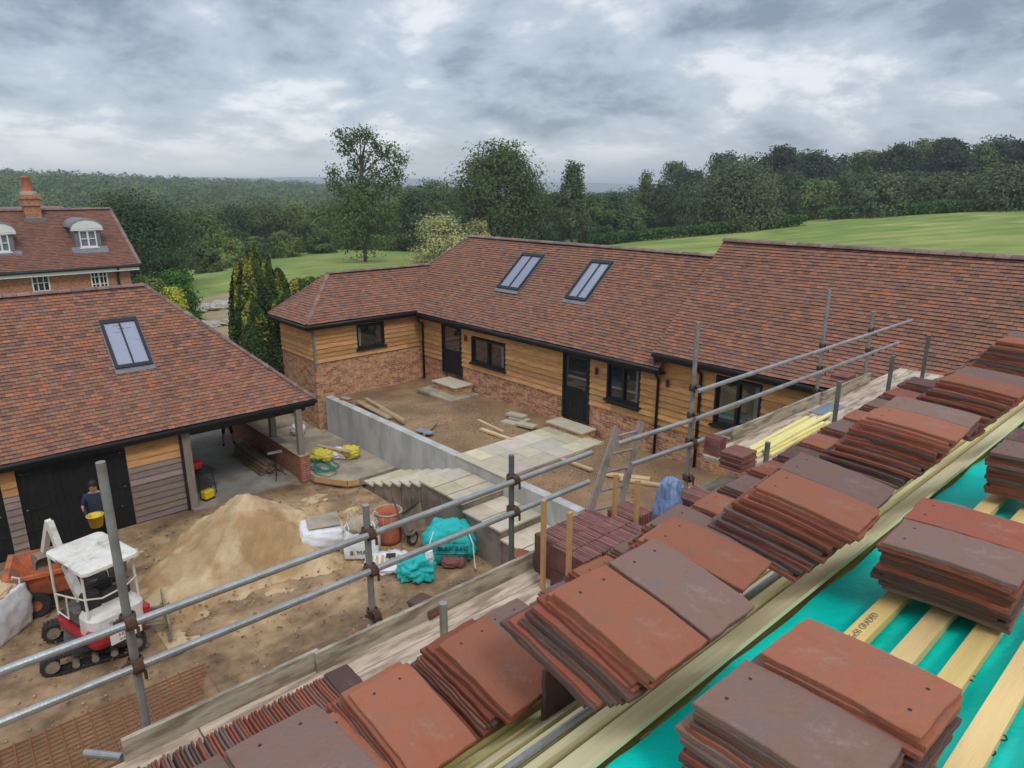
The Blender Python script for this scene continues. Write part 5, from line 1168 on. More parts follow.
# ---- strapped tile packs on the platform
def pack(x0,x1,y0,y1,z0,z1,label,rowsx,name='tile_pack',seed=1,straps=True,top='r'):
    t=thing(name,label,'tile pack',((x0+x1)/2,(y0+y1)/2,z0),group='strapped packs of roof tiles')
    rr=random.Random(seed);b=MB();ny=1;hz_=(z1-z0)/2
    for lay in range(2):
        for rw in range(rowsx):
            ya=y0+(y1-y0)*rw/rowsx+.004;yb=y0+(y1-y0)*(rw+1)/rowsx-.006;x=x0
            while x<x1-.012:
                f=rr.uniform(.65,1.35);j=rr.uniform(-.006,.006);b.box(x,x+.0125,ya+j,yb+j,z0+lay*hz_+.002,z0+(lay+1)*hz_-.004+rr.uniform(-.003,.003),col=(f,f*rr.uniform(.85,1.1),f));x+=.0145
    b.build('tile_block',M['packtile'],t,world=True)
    return t
pk_z=PZ-.02
pack(3.70,4.42,3.60,3.84,PZ-.02,5.46,'outer strapped pack of dark red tiles beside the orange stakes',1,seed=1)
pack(3.62,4.45,3.20,3.57,PZ-.02,5.49,'inner strapped pack of dark red tiles with two rows',2,seed=2)
pack(4.55,4.85,3.45,3.75,PZ-.02,5.44,'short dark tile pack in front of the blue sack',1,seed=3);pack(5.45,5.8,3.35,3.65,PZ-.04,5.34,'dark tile pack to the right of the blue sack',1,seed=4)
pack(6.40,6.55,3.74,3.94,5.452,5.66,'upright dark tile pack beside the tall scaffold pole',1,seed=5)
b=MB()
def flatpile(u,v,z0,n,label,w_=.30,kinds='dpd'):
    a=Zp(u,v,z0);t=thing('tile_pile',label,'tile pile',(a.x,a.y,z0));
    for k in range(n):
        b=MB();rr=random.Random(k+int(u));dx,dy=rr.uniform(-.01,.01),rr.uniform(-.01,.01);b.bbox(-w_/2+dx,w_/2+dx,-.13+dy,.13+dy,k*.03+.001,k*.03+.026,.003,col=(1,.95,.9));b.build('tile_layer',M['packtile'],t)
flatpile(737,466,5.452,6,'neat stepped pile of dark tiles on the raised boards')
flatpile(843,378,5.452,2,'small dark tile pair at the far end of the raised boards')
# stakes
def Xp(u,v,x):
    r=pray(u,v);t=x/r[0];return Vector((x,r[1]*t,CH+r[2]*t))
for i,(u,v0,v1,y) in enumerate(((544,500,555,3.56),(570,512,560,3.50),(616,474,520,4.52),(638,480,515,4.53))):
    a=Xp(u,v0,y);y=a.y;z0=4.6;b=MB();b.bbox(-.02,.02,-.015,.015,0,a.z-z0,.002);o=b.build('timber_stake',M['orangewood']);o.location=(a.x,y,z0);tag(o,['orange stake at the outer corner of the tile packs','orange stake in front of the inner tile pack','orange stake just right of the ladder','short orange stake left of the blue sack'][i],'stake','upright orange stakes by the tile packs')
p=Yp(668,512,3.55);bs=lump('blue_sack',.30,.26,.56,M['bluebag'],None,(p.x,p.y,5.05),rad(20),amp=.035,fr=1.8,seed=50,top=.66,pleat=1);tag(bs,'full blue plastic sack standing on the platform behind the tiles','sack')
# yellow battens bundle on the raised boards
for k in range(9):
    rr=random.Random(k+70);z_=5.466+.027*(k//4);a=Vector((6.75+rr.uniform(-.25,.15),3.40+.062*(k%4)+rr.uniform(-.02,.02)+.03*(k//4),z_));c_=Vector((8.55+rr.uniform(-.3,.15),3.50+.05*(k%4)+rr.uniform(-.06,.06),z_+.004));b=MB();b.beam(a,c_,.045,.025,col=(1.0,1.0,.78));o=b.build('yellow_batten',M['batten'],origin=(a+c_)/2)
    tag(o,f'{["lowest","second","third","fourth","fifth","sixth","seventh","eighth","topmost"][k]} batten of the yellow bundle on the raised boards','batten','yellow battens bundled on the raised boards')
a=Vector((7.4,3.12,5.472));c_=Vector((10.2,3.35,5.472));b=MB();b.beam(a,c_,.05,.04,col=(1.1,1,.9));o=b.build('edge_batten',M['timber'],origin=(a+c_)/2);tag(o,'single long pale batten lying along the raised boards','batten')
a=Zp(800,420,5.345);b=MB();b.bbox(-.3,.3,-.12,.12,0,.012,.004);o=b.build('grey_sheet',M['bluegrey']);o.location=(9.0,3.72,5.452);tag(o,'small blue grey sheet lying on the raised boards','sheet')
# ---- people
def person(name,label,loc,rz_,J,E_,rads,cloth,hair=True,scale=1,group=None,hands=()):
    r=thing(name,label,'person',loc,rz_)
    me=bpy.data.meshes.new('body');me.from_pydata(J,E_,[]);o=bpy.data.objects.new('body',me);link(o)
    o.modifiers.new('s','SKIN');sv=me.skin_vertices[0].data
    for i,q in enumerate(rads): sv[i].radius=(q,q*.82) if not isinstance(q,tuple) else q
    sv[0].use_root=True
    m_=o.modifiers.new('u','SUBSURF');m_.levels=2;m_.render_levels=2
    apply_mods(o);me=o.data
    me.materials.clear()
    for m_ in (M['skin'],cloth[0],cloth[1],M['boot'],M['hair']): me.materials.append(m_)
    for p in me.polygons:
        c=p.center;p.material_index=cloth[2](c);p.use_smooth=True
    # fingers & face pieces joined in the same mesh
    bm=bmesh.new();bm.from_mesh(me)
    for (hp_,dr) in hands:
        hp_=Vector(hp_);dr=Vector(dr).normalized();sd_=dr.cross(Vector((0,0,1))).normalized()
        for k,(of,ln) in enumerate(((-.03,.065),(-.01,.08),(.01,.075),(.03,.06),(-.045,.05))):
            b=MB();d2=(dr+(sd_*-.8 if k==4 else Vector((0,0,0)))).normalized();a=hp_+sd_*of+(dr*-.03 if k==4 else Vector((0,0,0)));b.tube([a,a+d2*ln*.6,a+d2*ln*.85+Vector((0,0,-.02))],[.0095,.009,.006],6)
            vs=[bm.verts.new(v) for v in b.v]
            for f in b.f: bm.faces.new([vs[i] for i in f]).material_index=0
    bm.to_mesh(me);bm.free();o.parent=r;return r,o
def clothA(c):
    if c.z<.12: return 3
    if c.z<.95 and abs(c.x)<.25: return 2
    if c.z>1.47: return 0
    if c.z>.93 and (abs(c.x)<.24 or c.z>1.2): return 1
    return 0
mp=Zp(92,529,0);
J=[(0,0,.95),(0,0,1.15),(0,-.01,1.35),(0,-.02,1.49),(0,-.05,1.60),(0,-.07,1.70),
   (.19,0,1.40),(.27,-.04,1.17),(.19,-.27,1.06),(.15,-.34,1.04),(-.19,0,1.40),(-.27,-.04,1.17),(-.19,-.27,1.06),(-.15,-.34,1.04),
   (.09,0,.88),(.11,-.02,.5),(.11,.02,.10),(.12,-.12,.045),(-.09,0,.88),(-.11,-.02,.5),(-.11,.02,.10),(-.12,-.12,.045)]
E_=[(0,1),(1,2),(2,3),(3,4),(4,5),(2,6),(6,7),(7,8),(8,9),(2,10),(10,11),(11,12),(12,13),(0,14),(14,15),(15,16),(16,17),(0,18),(18,19),(19,20),(20,21)]
rads=[.15,.145,.16,.06,.095,.085,.075,.052,.038,.034,.075,.052,.038,.034,.10,.065,.045,.04,.10,.065,.045,.04]
r,o=person('person','man in a navy T shirt holding a yellow bucket before the black garage doors',(2.62,17.55,0),rad(-18),J,E_,rads,(M['navy'],M['darkcloth'],clothA),hands=(((.15,-.36,1.04),(-.3,-1,-.3)),((-.15,-.36,1.04),(.3,-1,-.3))))
b=MB();b.lathe([(0,.095),(.055,.08),(.095,.03),(.10,-.03),(.085,-.06)],(0,-.05,1.70),14);b.build('hair',M['hair'],r,smooth=True)
b=MB();b.beam((0,-.145,1.655),(0,-.165,1.635),.02,.04);b.beam((-.04,-.14,1.67),(-.02,-.143,1.67),.012,.01);b.beam((.04,-.14,1.67),(.02,-.143,1.67),.012,.01);b.build('face_features',M['skin'],r)
bk=thing('yellow_bucket','yellow bucket held by the man in navy','bucket',(2.50,17.17,.78),rad(-18))
b=MB();b.lathe([(0,0),(.13,0),(.17,.27),(.185,.27),(.185,.29),(.16,.29),(.12,.02),(0,.02)],(0,0,0),20);b.build('bucket_body',M['yellow'],bk,smooth=True)
b=MB();b.tube([(-.17,0,.28),(-.12,0,.34),(0,0,.36),(.12,0,.34),(.17,0,.28)],.006,6);b.build('handle',M['steel'],bk)
J=[(0,0,.95),(0,0,1.15),(0,-.0,1.38),(0,0,1.5),(0,-.02,1.60),(0,-.03,1.70),
   (.19,0,1.42),(.26,.0,1.15),(.27,-.06,.92),(.27,-.08,.84),(-.19,0,1.42),(-.26,0,1.15),(-.27,-.06,.92),(-.27,-.08,.84),
   (.09,0,.88),(.13,-.04,.5),(.15,.06,.10),(.16,-.07,.045),(-.09,0,.88),(-.12,-.08,.5),(-.16,-.1,.10),(-.17,-.23,.045)]
def clothB(c):
    if c.z<.16: return 3
    if .48<c.z<.95 and abs(c.x)<.24: return 2
    if c.z>1.49: return 0
    if c.z>.93 and (abs(c.x)<.24 or c.z>1.2): return 1
    return 0
pp=Zp(229,447,.035)
r,o=person('person','person in black shorts and boots walking inside the open lodge',(pp.x,pp.y,.035),rad(150),J,E_,rads,(M['darkcloth'],M['darkcloth'],clothB),hands=(((.27,-.085,.83),(0,-.2,-1)),((-.27,-.085,.83),(0,-.2,-1))))
b=MB();b.lathe([(0,.095),(.055,.08),(.095,.03),(.10,-.03),(.085,-.06)],(0,-.02,1.70),14);b.build('hair',M['hair'],r,smooth=True)
# ================= VEGETATION
RG=np.random.RandomState(12)
def leafmat(name,col,var=.35,rnd=.18,scale=.6,col2=None): return mat(name,col,.75,var,scale,rnd=rnd,attr=True,detail=3,spec=.2,transl=.25,col2=col2,c2scale=.5)
M['lf_dark']=leafmat('dark_woodland_leaves',(.055,.095,.035));M['lf_mid']=leafmat('mid_green_leaves',(.095,.15,.045));M['lf_light']=leafmat('light_green_leaves',(.13,.19,.05));M['lf_grey']=leafmat('grey_green_leaves',(.105,.145,.065))
M['lf_pale']=leafmat('pale_blossoming_leaves',(.30,.31,.14));M['lf_pine']=leafmat('dark_pine_needles',(.045,.075,.04));M['lf_yew']=leafmat('dark_yew_needles',(.06,.10,.03),col2=None);M['lf_gold']=leafmat('golden_yew_tips',(.42,.40,.07),rnd=.05);M['lf_yellow']=leafmat('yellow_shrub_leaves',(.48,.50,.06));M['lf_box']=leafmat('clipped_bright_leaves',(.07,.17,.03));M['lf_hedge']=leafmat('hedge_leaves',(.08,.18,.04))
def unit(a): return a/(np.linalg.norm(a,axis=1)[:,None]+1e-9)
def quads(C,S,rs,N=None,jit=.32):
    n=len(C);r=rs.normal(size=(n,3))
    if N is None: a=unit(rs.normal(size=(n,3)));b=unit(np.cross(a,r))
    else: nn=unit(unit(N)+rs.normal(size=(n,3))*jit);a=unit(np.cross(nn,r));b=np.cross(nn,a)
    S=S[:,None]*rs.uniform(.6,1.3,(n,1));u=a*S*.5;v=b*S*.32
    V=np.stack([C-u,C+v*1.0-u*.1,C+u,C-v-u*.1],1).reshape(-1,3);F=np.arange(4*n).reshape(-1,4);return V,F
def crownpts(rs,n,h,w,cb,style,ncl):
    """points in local coordinates; h total height, w crown width, cb crown base"""
    ch=h-cb;cl=[]
    for i in range(ncl):
        t=rs.uniform(0,1)
        if style=='round': prof=math.sin(math.pi*min(.97,max(.06,t*.93+.05)))**.6
        elif style=='cone': prof=(1-t)**.8*.95+.08
        elif style=='pine': prof=.35+.65*math.sin(math.pi*min(1,t*.8+.15)) if t>.15 else .25
        elif style=='dome': prof=math.sqrt(max(0,1-t*t))*1.0
        elif style=='tall': prof=(.55+.45*math.sin(math.pi*(t*.9+.1)))*(1.0 if t<.5 else .62)
        elif style=='weep': prof=math.sqrt(max(0,1-(t*.98)**2.2))
        else: prof=1
        a=rs.uniform(0,2*math.pi);rr_=prof*w/2*(.25+.75*math.sqrt(rs.uniform(0,1)))*rs.uniform(.78,.98);cl.append((rr_*math.cos(a),rr_*math.sin(a),cb+t*ch*.92))
    cl=np.array(cl);idx=rs.randint(0,ncl,n)
    cs=w*(.092 if style not in('tall','cone') else .075)*rs.uniform(.6,1.5,ncl)
    P=cl[idx]+np.clip(rs.normal(size=(n,3)),-1.7,1.7)*cs[idx][:,None]*np.array([1,1,.72])
    return P,cl,idx,cs
def treeobj(name,label,cat,group,u,vb,vt,wpx,D,style,mt,n=5200,ls=None,cbf=.15,ncl=70,seed=1,trunk=True,lean=0,asym=0,z=None):
    rs=np.random.RandomState(seed);b0=Dp(u,vb,D);x,y=b0.x,b0.y;zb=tz1(x,y)-.1 if z is None else z
    zt=Dp(u,vt,D).z;h=max(1.,zt-zb);w=wpx/690*D*1.0
    r=thing(name,label,cat,(x,y,zb),rs.uniform(0,6.28),group);ls=ls or max(.05,D*.0036);n=int(n*1.5)
    P,cl,idx,cs_=crownpts(rs,n,h,w,h*cbf,style,ncl);P[:,2]=np.clip(P[:,2],.05,None)
    shade=rs.uniform(.72,1.3,ncl)[idx]*rs.uniform(.93,1.07,n)
    if asym: P[:,0]+=asym*w*(P[:,2]/h)
    NN=(P-cl[idx])/(cs_[idx][:,None])+1.1*(P-np.array([0,0,h*(cbf+.35*(1-cbf))]))/np.array([w/2,w/2,h/2])+np.array([0,0,.35]);V,F=quads(P,np.full(n,ls),rs,NN);C=np.repeat(shade,4)[:,None]*np.array([1,1,1.])*np.stack([np.repeat(rs.uniform(.85,1.25,ncl)[idx],4)]+[np.ones(4*n)]*2,1)
    npmesh('crown',V,F,mt,parent=r,col=C)
    if trunk:
        b=MB();tr=.018*h+.06;top=h*.82;jx=rs.uniform(-.03,.03,4)*h
        b.tube([(0,0,-.3),(jx[0]*.3,jx[1]*.3,h*.25),(jx[2]*.6,jx[1]*.6,h*.5),(jx[2],jx[3],top)],[tr,tr*.8,tr*.5,tr*.12],8)
        for k in range(min(16,ncl)):
            c=cl[k*ncl//16 if ncl>=16 else k];z0=min(c[2]*.75,h*.6);f=z0/h;b.tube([(jx[2]*f,jx[1]*f,z0),((c[0]+jx[2]*f)/2,(c[1]+jx[1]*f)/2,(z0+c[2])/2+.1),tuple(c)],[tr*.35,tr*.22,tr*.07],5)
        b.build('trunk',M['bark'],r)
    return r
def T(*a,**k): return treeobj(*a,**k)
g1_='trees in the hedgerow beyond the fields';g2_='trees of the wood behind the right hand field'
# key trees
tall=T('tall_tree','tallest lopsided tree with an open feathery top left of centre','tree',None,366,270,180,68,95,'round',M['lf_mid'],n=6500,ncl=70,cbf=.16,seed=3)
# feathery upper crown of the same tree
rs=np.random.RandomState(8);rt=tall;D=95;hz0=rt.location.z
tops=[];lim=MB()
main=[(0,0,8),(.4,.3,12.5),(.9,0,Dp(368,134,D).z-hz0)]
rt.rotation_euler=(0,0,-math.atan2(fx,fy))
cls=[]
for (du,v) in [(-18,192),(-10,178),(-6,165),(-12,150),(-4,142),(4,134),(10,138),(16,148),(22,156),(28,168),(34,176),(24,182),(12,172),(4,158),(38,160),(30,150),(-24,172),(16,188),(-14,136),(6,182),(34,190),(-2,198),(-22,184)]:
    q=Dp(368+du,v,D);cls.append((du/690*D*1.02,rs.uniform(-1.5,1.5),q.z-hz0))
cls=np.array(cls);n=5200;idx=rs.randint(0,len(cls),n);P=cls[idx]+rs.normal(size=(n,3))*np.array([.62,.62,.5])
V,F=quads(P,np.full(n,.34),rs);npmesh('crown_top',V,F,M['lf_mid'],parent=rt,col=np.repeat(rs.uniform(.6,1.1,n),4)[:,None]*np.ones(3))
b=MB();b.tube([(-.6,0,6),(-.2,.2,10),(.5,.1,14),(1.0,0,cls[:,2].max()-.6)],[.3,.22,.14,.05],7)
for c in cls: b.tube([(.2,.1,max(8,c[2]-3)),(c[0]*.6,c[1]*.6,c[2]-.9),tuple(c)],[.1,.06,.03],5)
b.build('upper_limbs',M['bark'],rt)
T('oak_tree','big rounded oak standing behind the middle of the barn ridge','tree',None,499,244,143,92,105,'round',M['lf_mid'],n=17000,ncl=150,cbf=.06,seed=5,ls=.42)
T('birch_tree','slim pointed birch right of the big oak','tree',None,572,246,158,44,105,'cone',M['lf_grey'],n=5200,ncl=80,cbf=.14,seed=6)
T('slim_tree','small grey green tree standing alone above the hedge right of centre','tree',None,649,236,168,30,150,'round',M['lf_mid'],n=2600,ncl=34,cbf=.2,seed=7)
T('willow_bush','broad domed grey green willow at the edge of the field','tree',None,735,226,164,90,118,'weep',M['lf_grey'],n=15000,ncl=170,cbf=.01,seed=9,trunk=True)
T('dark_tree','large dark tree right behind the brick house','tree',None,143,285,190,92,78,'round',M['lf_dark'],n=13000,ncl=120,cbf=.03,seed=10)
T('blossom_shrub','pale straw coloured shrub behind the barn hip','shrub',None,440,262,214,66,62,'round',M['lf_pale'],n=6500,ncl=90,cbf=.02,seed=11,ls=.2)
T('blossom_shrub','low pale shrub to the right of the straw coloured one','shrub',None,478,250,220,34,66,'round',M['lf_pale'],n=2500,ncl=40,cbf=.02,seed=12,ls=.2)
# mid belt of trees left to centre
LB=[('lf_mid',205,268,210,60,120,'round'),('lf_dark',238,266,206,52,128,'round'),('lf_mid',268,262,203,60,132,'round'),('lf_light',300,258,204,54,138,'round'),('lf_mid',330,254,204,50,132,'round'),('lf_dark',355,252,206,44,135,'round'),('lf_mid',396,252,196,46,130,'round'),('lf_dark',415,250,188,44,128,'round'),('lf_mid',436,250,180,50,138,'round'),('lf_dark',462,250,186,40,150,'round'),('lf_mid',532,250,188,46,130,'round'),('lf_dark',556,250,192,36,138,'round'),('lf_mid',594,248,196,40,118,'round'),('lf_dark',612,245,196,38,128,'round'),('lf_mid',628,243,200,34,140,'round'),('lf_dark',664,238,188,46,150,'round'),('lf_mid',688,235,182,40,160,'round')]
side=['leftmost','second','third','fourth','fifth','sixth','seventh','eighth','ninth','tenth','eleventh','twelfth','thirteenth','fourteenth','fifteenth','sixteenth','seventeenth','eighteenth','nineteenth','twentieth']
cn={'lf_mid':'mid green','lf_dark':'dark green','lf_light':'light green','lf_grey':'grey green','lf_pine':'blackish'}
for i,(m_,u,vb,vt,w_,D,st_) in enumerate(LB): T('deciduous_tree',f'{cn[m_]} bushy tree, {side[i]} from the left behind the low fields','tree',g1_,u,vb,vt,w_,D,st_,M[m_],n=5200,ncl=70,cbf=.0,seed=30+i)
for i,(u,vb,vt,w_,D,m_) in enumerate([(206,270,243,30,96,'lf_mid'),(232,262,238,34,104,'lf_light'),(256,256,236,24,110,'lf_mid'),(285,250,230,34,118,'lf_light'),(322,248,228,30,122,'lf_mid'),(175,272,250,26,84,'lf_mid'),(588,240,216,26,112,'lf_dark'),(612,240,210,28,113,'lf_mid'),(632,238,215,24,116,'lf_mid')]): T('field_edge_bush',f'{cn[m_]} bush, {side[i]} along the edge of the mown field','bush','bushes along the field edges',u,vb,vt,w_,D,'dome',M[m_],n=2600,ncl=45,cbf=0,seed=60+i)
# right wood
RB=[]
for i in range(20):
    u=676+i*19.5+RG.uniform(-5,5);vt=157-(u-676)*.055+RG.uniform(-7,7);vt=max(vt,134) if u>760 else vt
    RB.append((u,225,vt,RG.uniform(30,46),RG.uniform(172,200),'pine' if i%3 else 'round','lf_pine' if (i%3) else 'lf_mid'))
for i,(u,vb,vt,w_,D,st_,m_) in enumerate(RB): T('pine_tree' if m_=='lf_pine' else 'woodland_tree',f'{"blackish pine" if m_=="lf_pine" else "tall leafy tree"}, {side[i]} from the left along the skyline of the right wood','tree',g2_,u,vb,vt,w_,D,st_,M[m_],n=4600,ncl=60,cbf=.12,seed=90+i)
MB2=[('lf_dark',690,228,188,36,140,'round'),('lf_light',815,222,178,34,142,'round'),('lf_dark',790,224,172,40,150,'round'),('lf_grey',877,218,174,52,132,'dome'),('lf_dark',846,220,176,34,150,'round'),('lf_dark',905,218,172,36,152,'round'),('lf_grey',936,216,176,46,136,'dome'),('lf_mid',965,216,176,40,148,'round'),('lf_grey',1002,214,168,54,134,'dome'),('lf_mid',1040,214,168,50,138,'dome'),('lf_mid',770,226,176,34,155,'round'),('lf_dark',725,228,170,44,158,'round')]
for i,(m_,u,vb,vt,w_,D,st_) in enumerate(MB2): T('woodland_edge_tree',f'{cn[m_]} {"domed" if st_=="dome" else "rounded"} tree {["left of the willow dome","left of the grey domes","behind the willow, to its right","with the widest grey dome","just left of the widest grey dome","just right of the widest grey dome","with the browner grey dome","between two grey domes","nearest the right picture edge","cut off by the right edge","over the right shoulder of the willow","rising over the willow top"][i]}, front of right wood','tree','trees at the front of the right wood',u,vb,vt,w_,D,st_,M[m_],n=5200,ncl=75,cbf=0.0,seed=130+i)
# hedges along the top of the right field
def hedge(label,pts,h,w,n,mt,ls,name='hedge',seed=5):
    rs=np.random.RandomState(seed);pts=[np.array(p) for p in pts];P=[]
    seg=rs.randint(0,len(pts)-1,n);t=rs.uniform(0,1,n);A=np.array(pts)[seg];B_=np.array(pts)[seg+1];C=A+(B_-A)*t[:,None]
    s=np.hypot(C[:,0],C[:,1]);hh=h*(.75+.5*fbm(C[:,0]/3,C[:,1]/3,3,5));C2=np.stack([C[:,0]+rs.normal(size=n)*w*.35,C[:,1]+rs.normal(size=n)*w*.35,C[:,2]+hh*np.sqrt(rs.uniform(0,1,n))],1)
    V,F=quads(C2,np.full(n,ls),rs);o0=C2.mean(0);o=npmesh(name,V-o0,F,mt,col=np.repeat(rs.uniform(.7,1.3,n),4)[:,None]*np.ones(3));o.location=o0;tag(o,label,'hedge');return o
def gpt(u,v,D):
    q=Dp(u,v,D);return (q.x,q.y,tz1(q.x,q.y))
hedge('low bright hedge along the top of the right hand field',[gpt(828,222,131),(gpt(880,218,131)),gpt(950,213,132),gpt(1100,207,134)],1.9,2.0,16000,M['lf_hedge'],.42)
hedge('ragged low hedge below the willow and birch',[gpt(585,246,110),gpt(640,240,111),gpt(720,232,112),gpt(800,225,117)],1.7,1.8,14000,M['lf_hedge'],.4,seed=6)
# yew group left of the barn hip
def yew(name,label,cols,mt,gold,seed,group):
    rs=np.random.RandomState(seed);q=cols[0];D=q[3];b0=Dp(q[0],q[1],D);r=thing(name,label,'yew',(b0.x,b0.y,0),0,group);VV=[];CC=[];GV=[];GC=[]
    b=MB();zb=tz1(b0.x,b0.y)-.3;r.location.z=zb
    for (u,vb,vt,D,wpx) in cols:
        c=Dp(u,vb,D);top=Dp(u,vt,D).z;h=top-zb;w=wpx/690*D;n=int(2600*h*w)
        t=rs.uniform(0,1,n)**.8;a=rs.uniform(0,6.28,n);rad_=w/2*np.sqrt(np.clip(1-t**(2.4 if name=='yew' else 9),0,1))*(.6+.4*np.sqrt(rs.uniform(0,1,n)))*(1+.22*np.sin(a*5+t*9))
        P=np.stack([c.x-b0.x+rad_*np.cos(a),c.y-b0.y+rad_*np.sin(a),t*h],1);V,F=quads(P,np.full(n,.12),rs,np.stack([np.cos(a),np.sin(a),.2+t*.6],1),.5)
        # upright lie of the sprays
        g=(rs.uniform(0,1,n)<gold*.5*np.clip((t-.45)/.5,0,1)**2*1.9*(np.sin(a*4+u)+np.sin(t*14+a*2)>.3));gq=np.repeat(g,4)
        VV.append(V[~gq]);CC.append(np.repeat(rs.uniform(.55,1.5,n)[~g],4));GV.append(V[gq]);GC.append(np.repeat(rs.uniform(.5,1.1,n)[g],4))
        b.tube([(c.x-b0.x,c.y-b0.y,0),(c.x-b0.x,c.y-b0.y,h*.8)],[.07,.02],6)
    V=np.concatenate(VV);npmesh('crown',V,np.arange(len(V)).reshape(-1,4),mt,parent=r,col=np.concatenate(CC)[:,None]*np.ones(3))
    V=np.concatenate(GV)
    if len(V): npmesh('golden_tips',V,np.arange(len(V)).reshape(-1,4),M['lf_gold'],parent=r,col=np.concatenate(GC)[:,None]*np.ones(3))
    b.build('trunk',M['bark'],r)
yew('yew','dark many stemmed yew with golden tips left of the barn hip',[(262,362,258,27.5,46),(250,364,262,28,30),(275,362,262,27.6,30),(264,360,246,27.9,18),(286,360,268,27.8,30),(246,350,285,27,28),(290,362,290,26.9,34),(258,362,300,26.6,48),(283,362,300,26.5,36),(251,300,250,28.2,10),(272,300,254,28.3,10)],M['lf_yew'],.75,4,None)
yew('golden_hedge','golden topped yew hedge running behind the barn wing roof',[(300,300,279,30,34),(312,300,277,30.5,30),(325,300,276,31,30),(338,300,274,31.5,28),(350,300,272,32,26)],M['lf_yew'],.95,6,None)
T('clipped_shrub','clipped dark green dome shrub beyond the lodge roof','shrub',None,179,308,269,36,46,'dome',M['lf_box'],n=9000,ncl=200,cbf=0,seed=201,ls=.13,z=None,trunk=False) if False else None
T('round_shrub','clipped bright green dome shrub beyond the lodge roof','shrub',None,179,309,269,38,50,'dome',M['lf_box'],n=9000,ncl=260,cbf=0,seed=201,ls=.16,trunk=True)
T('leafy_shrub','loose light green shrub by the brick house corner','shrub',None,152,308,272,36,47,'round',M['lf_light'],n=5200,ncl=90,cbf=0,seed=202,ls=.17)
T('golden_shrub','yellow leaved shrub spilling over the lodge roof ridge','shrub',None,176,318,283,32,38,'round',M['lf_yellow'],n=5200,ncl=90,cbf=0,seed=203,ls=.12)
# rocks by the track
rr=random.Random(3)
for i,(u,v,s) in enumerate([(205,306,1.0),(214,303,.8),(222,308,1.1),(232,300,.9),(226,313,.7),(200,313,.9),(210,318,.8),(196,322,1.0),(204,328,.7),(240,298,.8),(217,296,.6),(236,304,.6),(198,334,.9),(190,330,.7)]):
    q=Dp(u,v,56 if v<312 else 46);z_=tz1(q.x,q.y);o=lump('garden_rock',s*2.0,s*1.2,s*.55,M['rock'],None,(q.x,q.y,z_-.08),rr.uniform(0,3),amp=.18,fr=1.6,sub=3,seed=i+60,smooth=False)
    tag(o,f'{["broad flat","low pale","long grey","angular","small rounded","mossy","tilted","large pale","small flat","far dark","small far","narrow","big near","nearest low"][i]} rock in the rubble bank beside the dirt track','rock','rocks piled beside the dirt track')
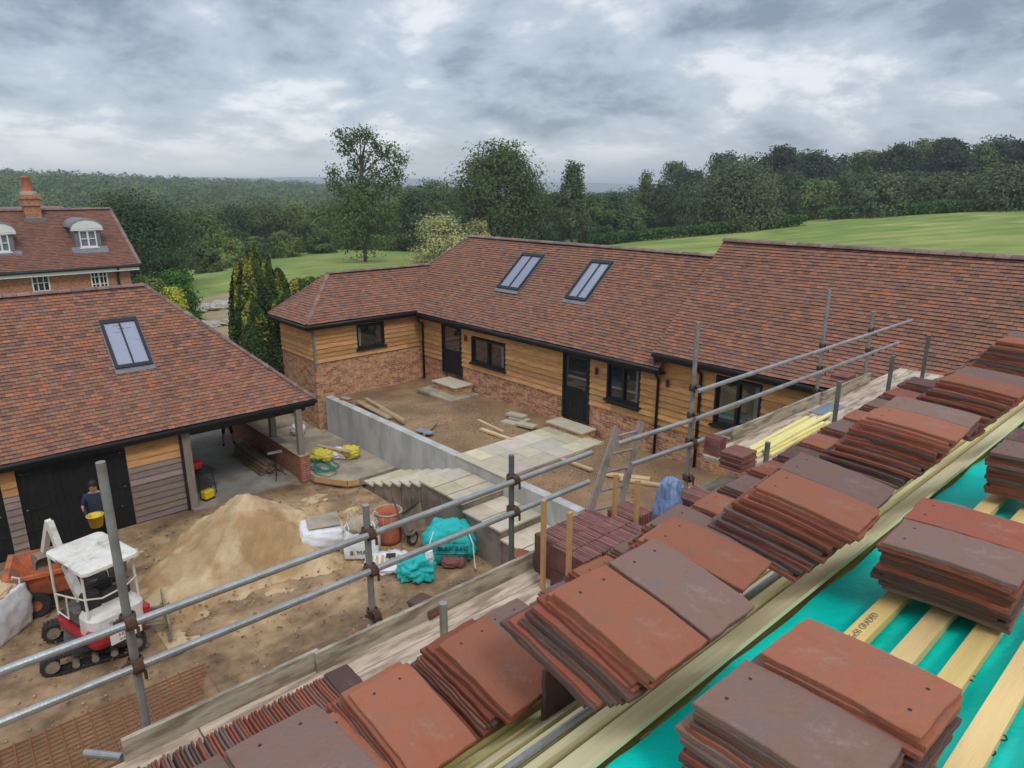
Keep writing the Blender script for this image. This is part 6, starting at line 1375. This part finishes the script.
# far wood as one mass: thousands of crowns
def forest(name,label,cells,seed,mt,nl,ls0):
    rs=np.random.RandomState(seed);X=[];S=[]
    VV=[];CC=[]
    for (u0,u1,D0,D1,n,hm) in cells:
        u=rs.uniform(u0,u1,n);D=np.sqrt(rs.uniform(D0**2,D1**2,n))
        for a,d in zip(u,D):
            r=pray(a,190);k=d/math.hypot(r[0],r[1]);X.append((r[0]*k,r[1]*k,d,hm))
    X=np.array(X);Z=tz(X[:,0],X[:,1])
    for (x,y,d,hm),z in zip(X,Z):
        h=hm*rs.uniform(.7,1.25);w=h*rs.uniform(.75,1.15);n=int(nl*min(1.0,(330/d)));n=max(n,46)
        a=rs.normal(size=(n,3));a/=np.linalg.norm(a,axis=1)[:,None];a[:,2]=np.abs(a[:,2])*1.0-.25*(rs.uniform(0,1,n)<.25)
        bump=1+.13*np.sin(a[:,0]*6+x)+.13*np.sin(a[:,1]*6+y)+.05*rs.normal(size=n)
        P=np.stack([x+a[:,0]*w/2*bump,y+a[:,1]*w/2*bump,z+h*.45+a[:,2]*h*.55*bump],1);ls=max(.55,d*ls0)*rs.uniform(.8,1.2)
        V,F=quads(P,np.full(n,ls),rs,a*np.array([1,1,.8])+np.array([0,0,.25]),.3);VV.append(V);sh=rs.uniform(.65,1.4);hue=rs.uniform(.8,1.25);CC.append(np.repeat((rs.uniform(.9,1.1,n)*sh)[:,None]*np.array([hue,1,1/hue]),4,0))
    V=np.concatenate(VV);o=npmesh(name,V,np.arange(len(V)).reshape(-1,4),mt,col=np.concatenate(CC));tag(o,label,'woodland',kind='stuff')
forest('far_woodland','mass of distant mixed woodland covering the valley side on the left',[(-250,470,215,330,420,12),(-250,480,330,560,800,12),(-300,520,560,1000,1500,13)],4,M['lf_mid'],260,.0034)
forest('near_woodland','belt of woodland behind the low fields',[(-150,460,150,225,230,10),(380,720,160,330,300,9)],5,M['lf_dark'],380,.0032)
forest('right_woodland','depth of the wood behind the right hand skyline trees',[(690,1250,185,300,300,9),(500,760,330,900,260,9)],6,M['lf_pine'],420,.0028)
# far blue ridges
def farridge(u0,u1,D,v0,amp,seed,name='distant_hills'):
    n=160;Vv=[];us=np.linspace(u0,u1,n);hh=fbm(us/60,us*0+seed,4,seed)
    for u,h in zip(us,hh):
        k=(u-u0)/(u1-u0);e=math.sin(math.pi*k)**.35;t=Dp(u,v0-(h-.5)*amp,D);q=Dp(u,190,D*1.25)
        f=Dp(u,190,D*.7);Vv+= [(f.x,f.y,-60),(t.x,t.y,-60+(t.z+60)*e),(q.x,q.y,-60)]
    Vv=np.array(Vv);F=[]
    for i in range(n-1): F+= [(3*i,3*i+3,3*i+4,3*i+1),(3*i+1,3*i+4,3*i+5,3*i+2)]
    o=npmesh(name,Vv,np.array(F),mat(name,(.05,.075,.04),.95,.3,.004),smooth=True);tag(o,kind='structure')
farridge(-200,420,2600,181,5,3);farridge(-300,760,4200,177,4,9);farridge(480,1400,3200,190,4,5)
# ================= HAZE
b=MB();b.box(-6000,6500,-6000,6500,-75,62);o=b.build('haze',bpy.data.materials.new('haze_air'));tag(o,kind='stuff',label='thin bluish summer haze over the valley',cat='haze')
hm=o.data.materials[0];hm.use_nodes=True;N=hm.node_tree.nodes;N.clear();pv=N.new('ShaderNodeVolumePrincipled');pv.inputs['Color'].default_value=(.86,.94,1,1);pv.inputs['Density'].default_value=.00042;pv.inputs['Anisotropy'].default_value=.2
ou=N.new('ShaderNodeOutputMaterial');hm.node_tree.links.new(pv.outputs[0],ou.inputs['Volume'])
solid=o;
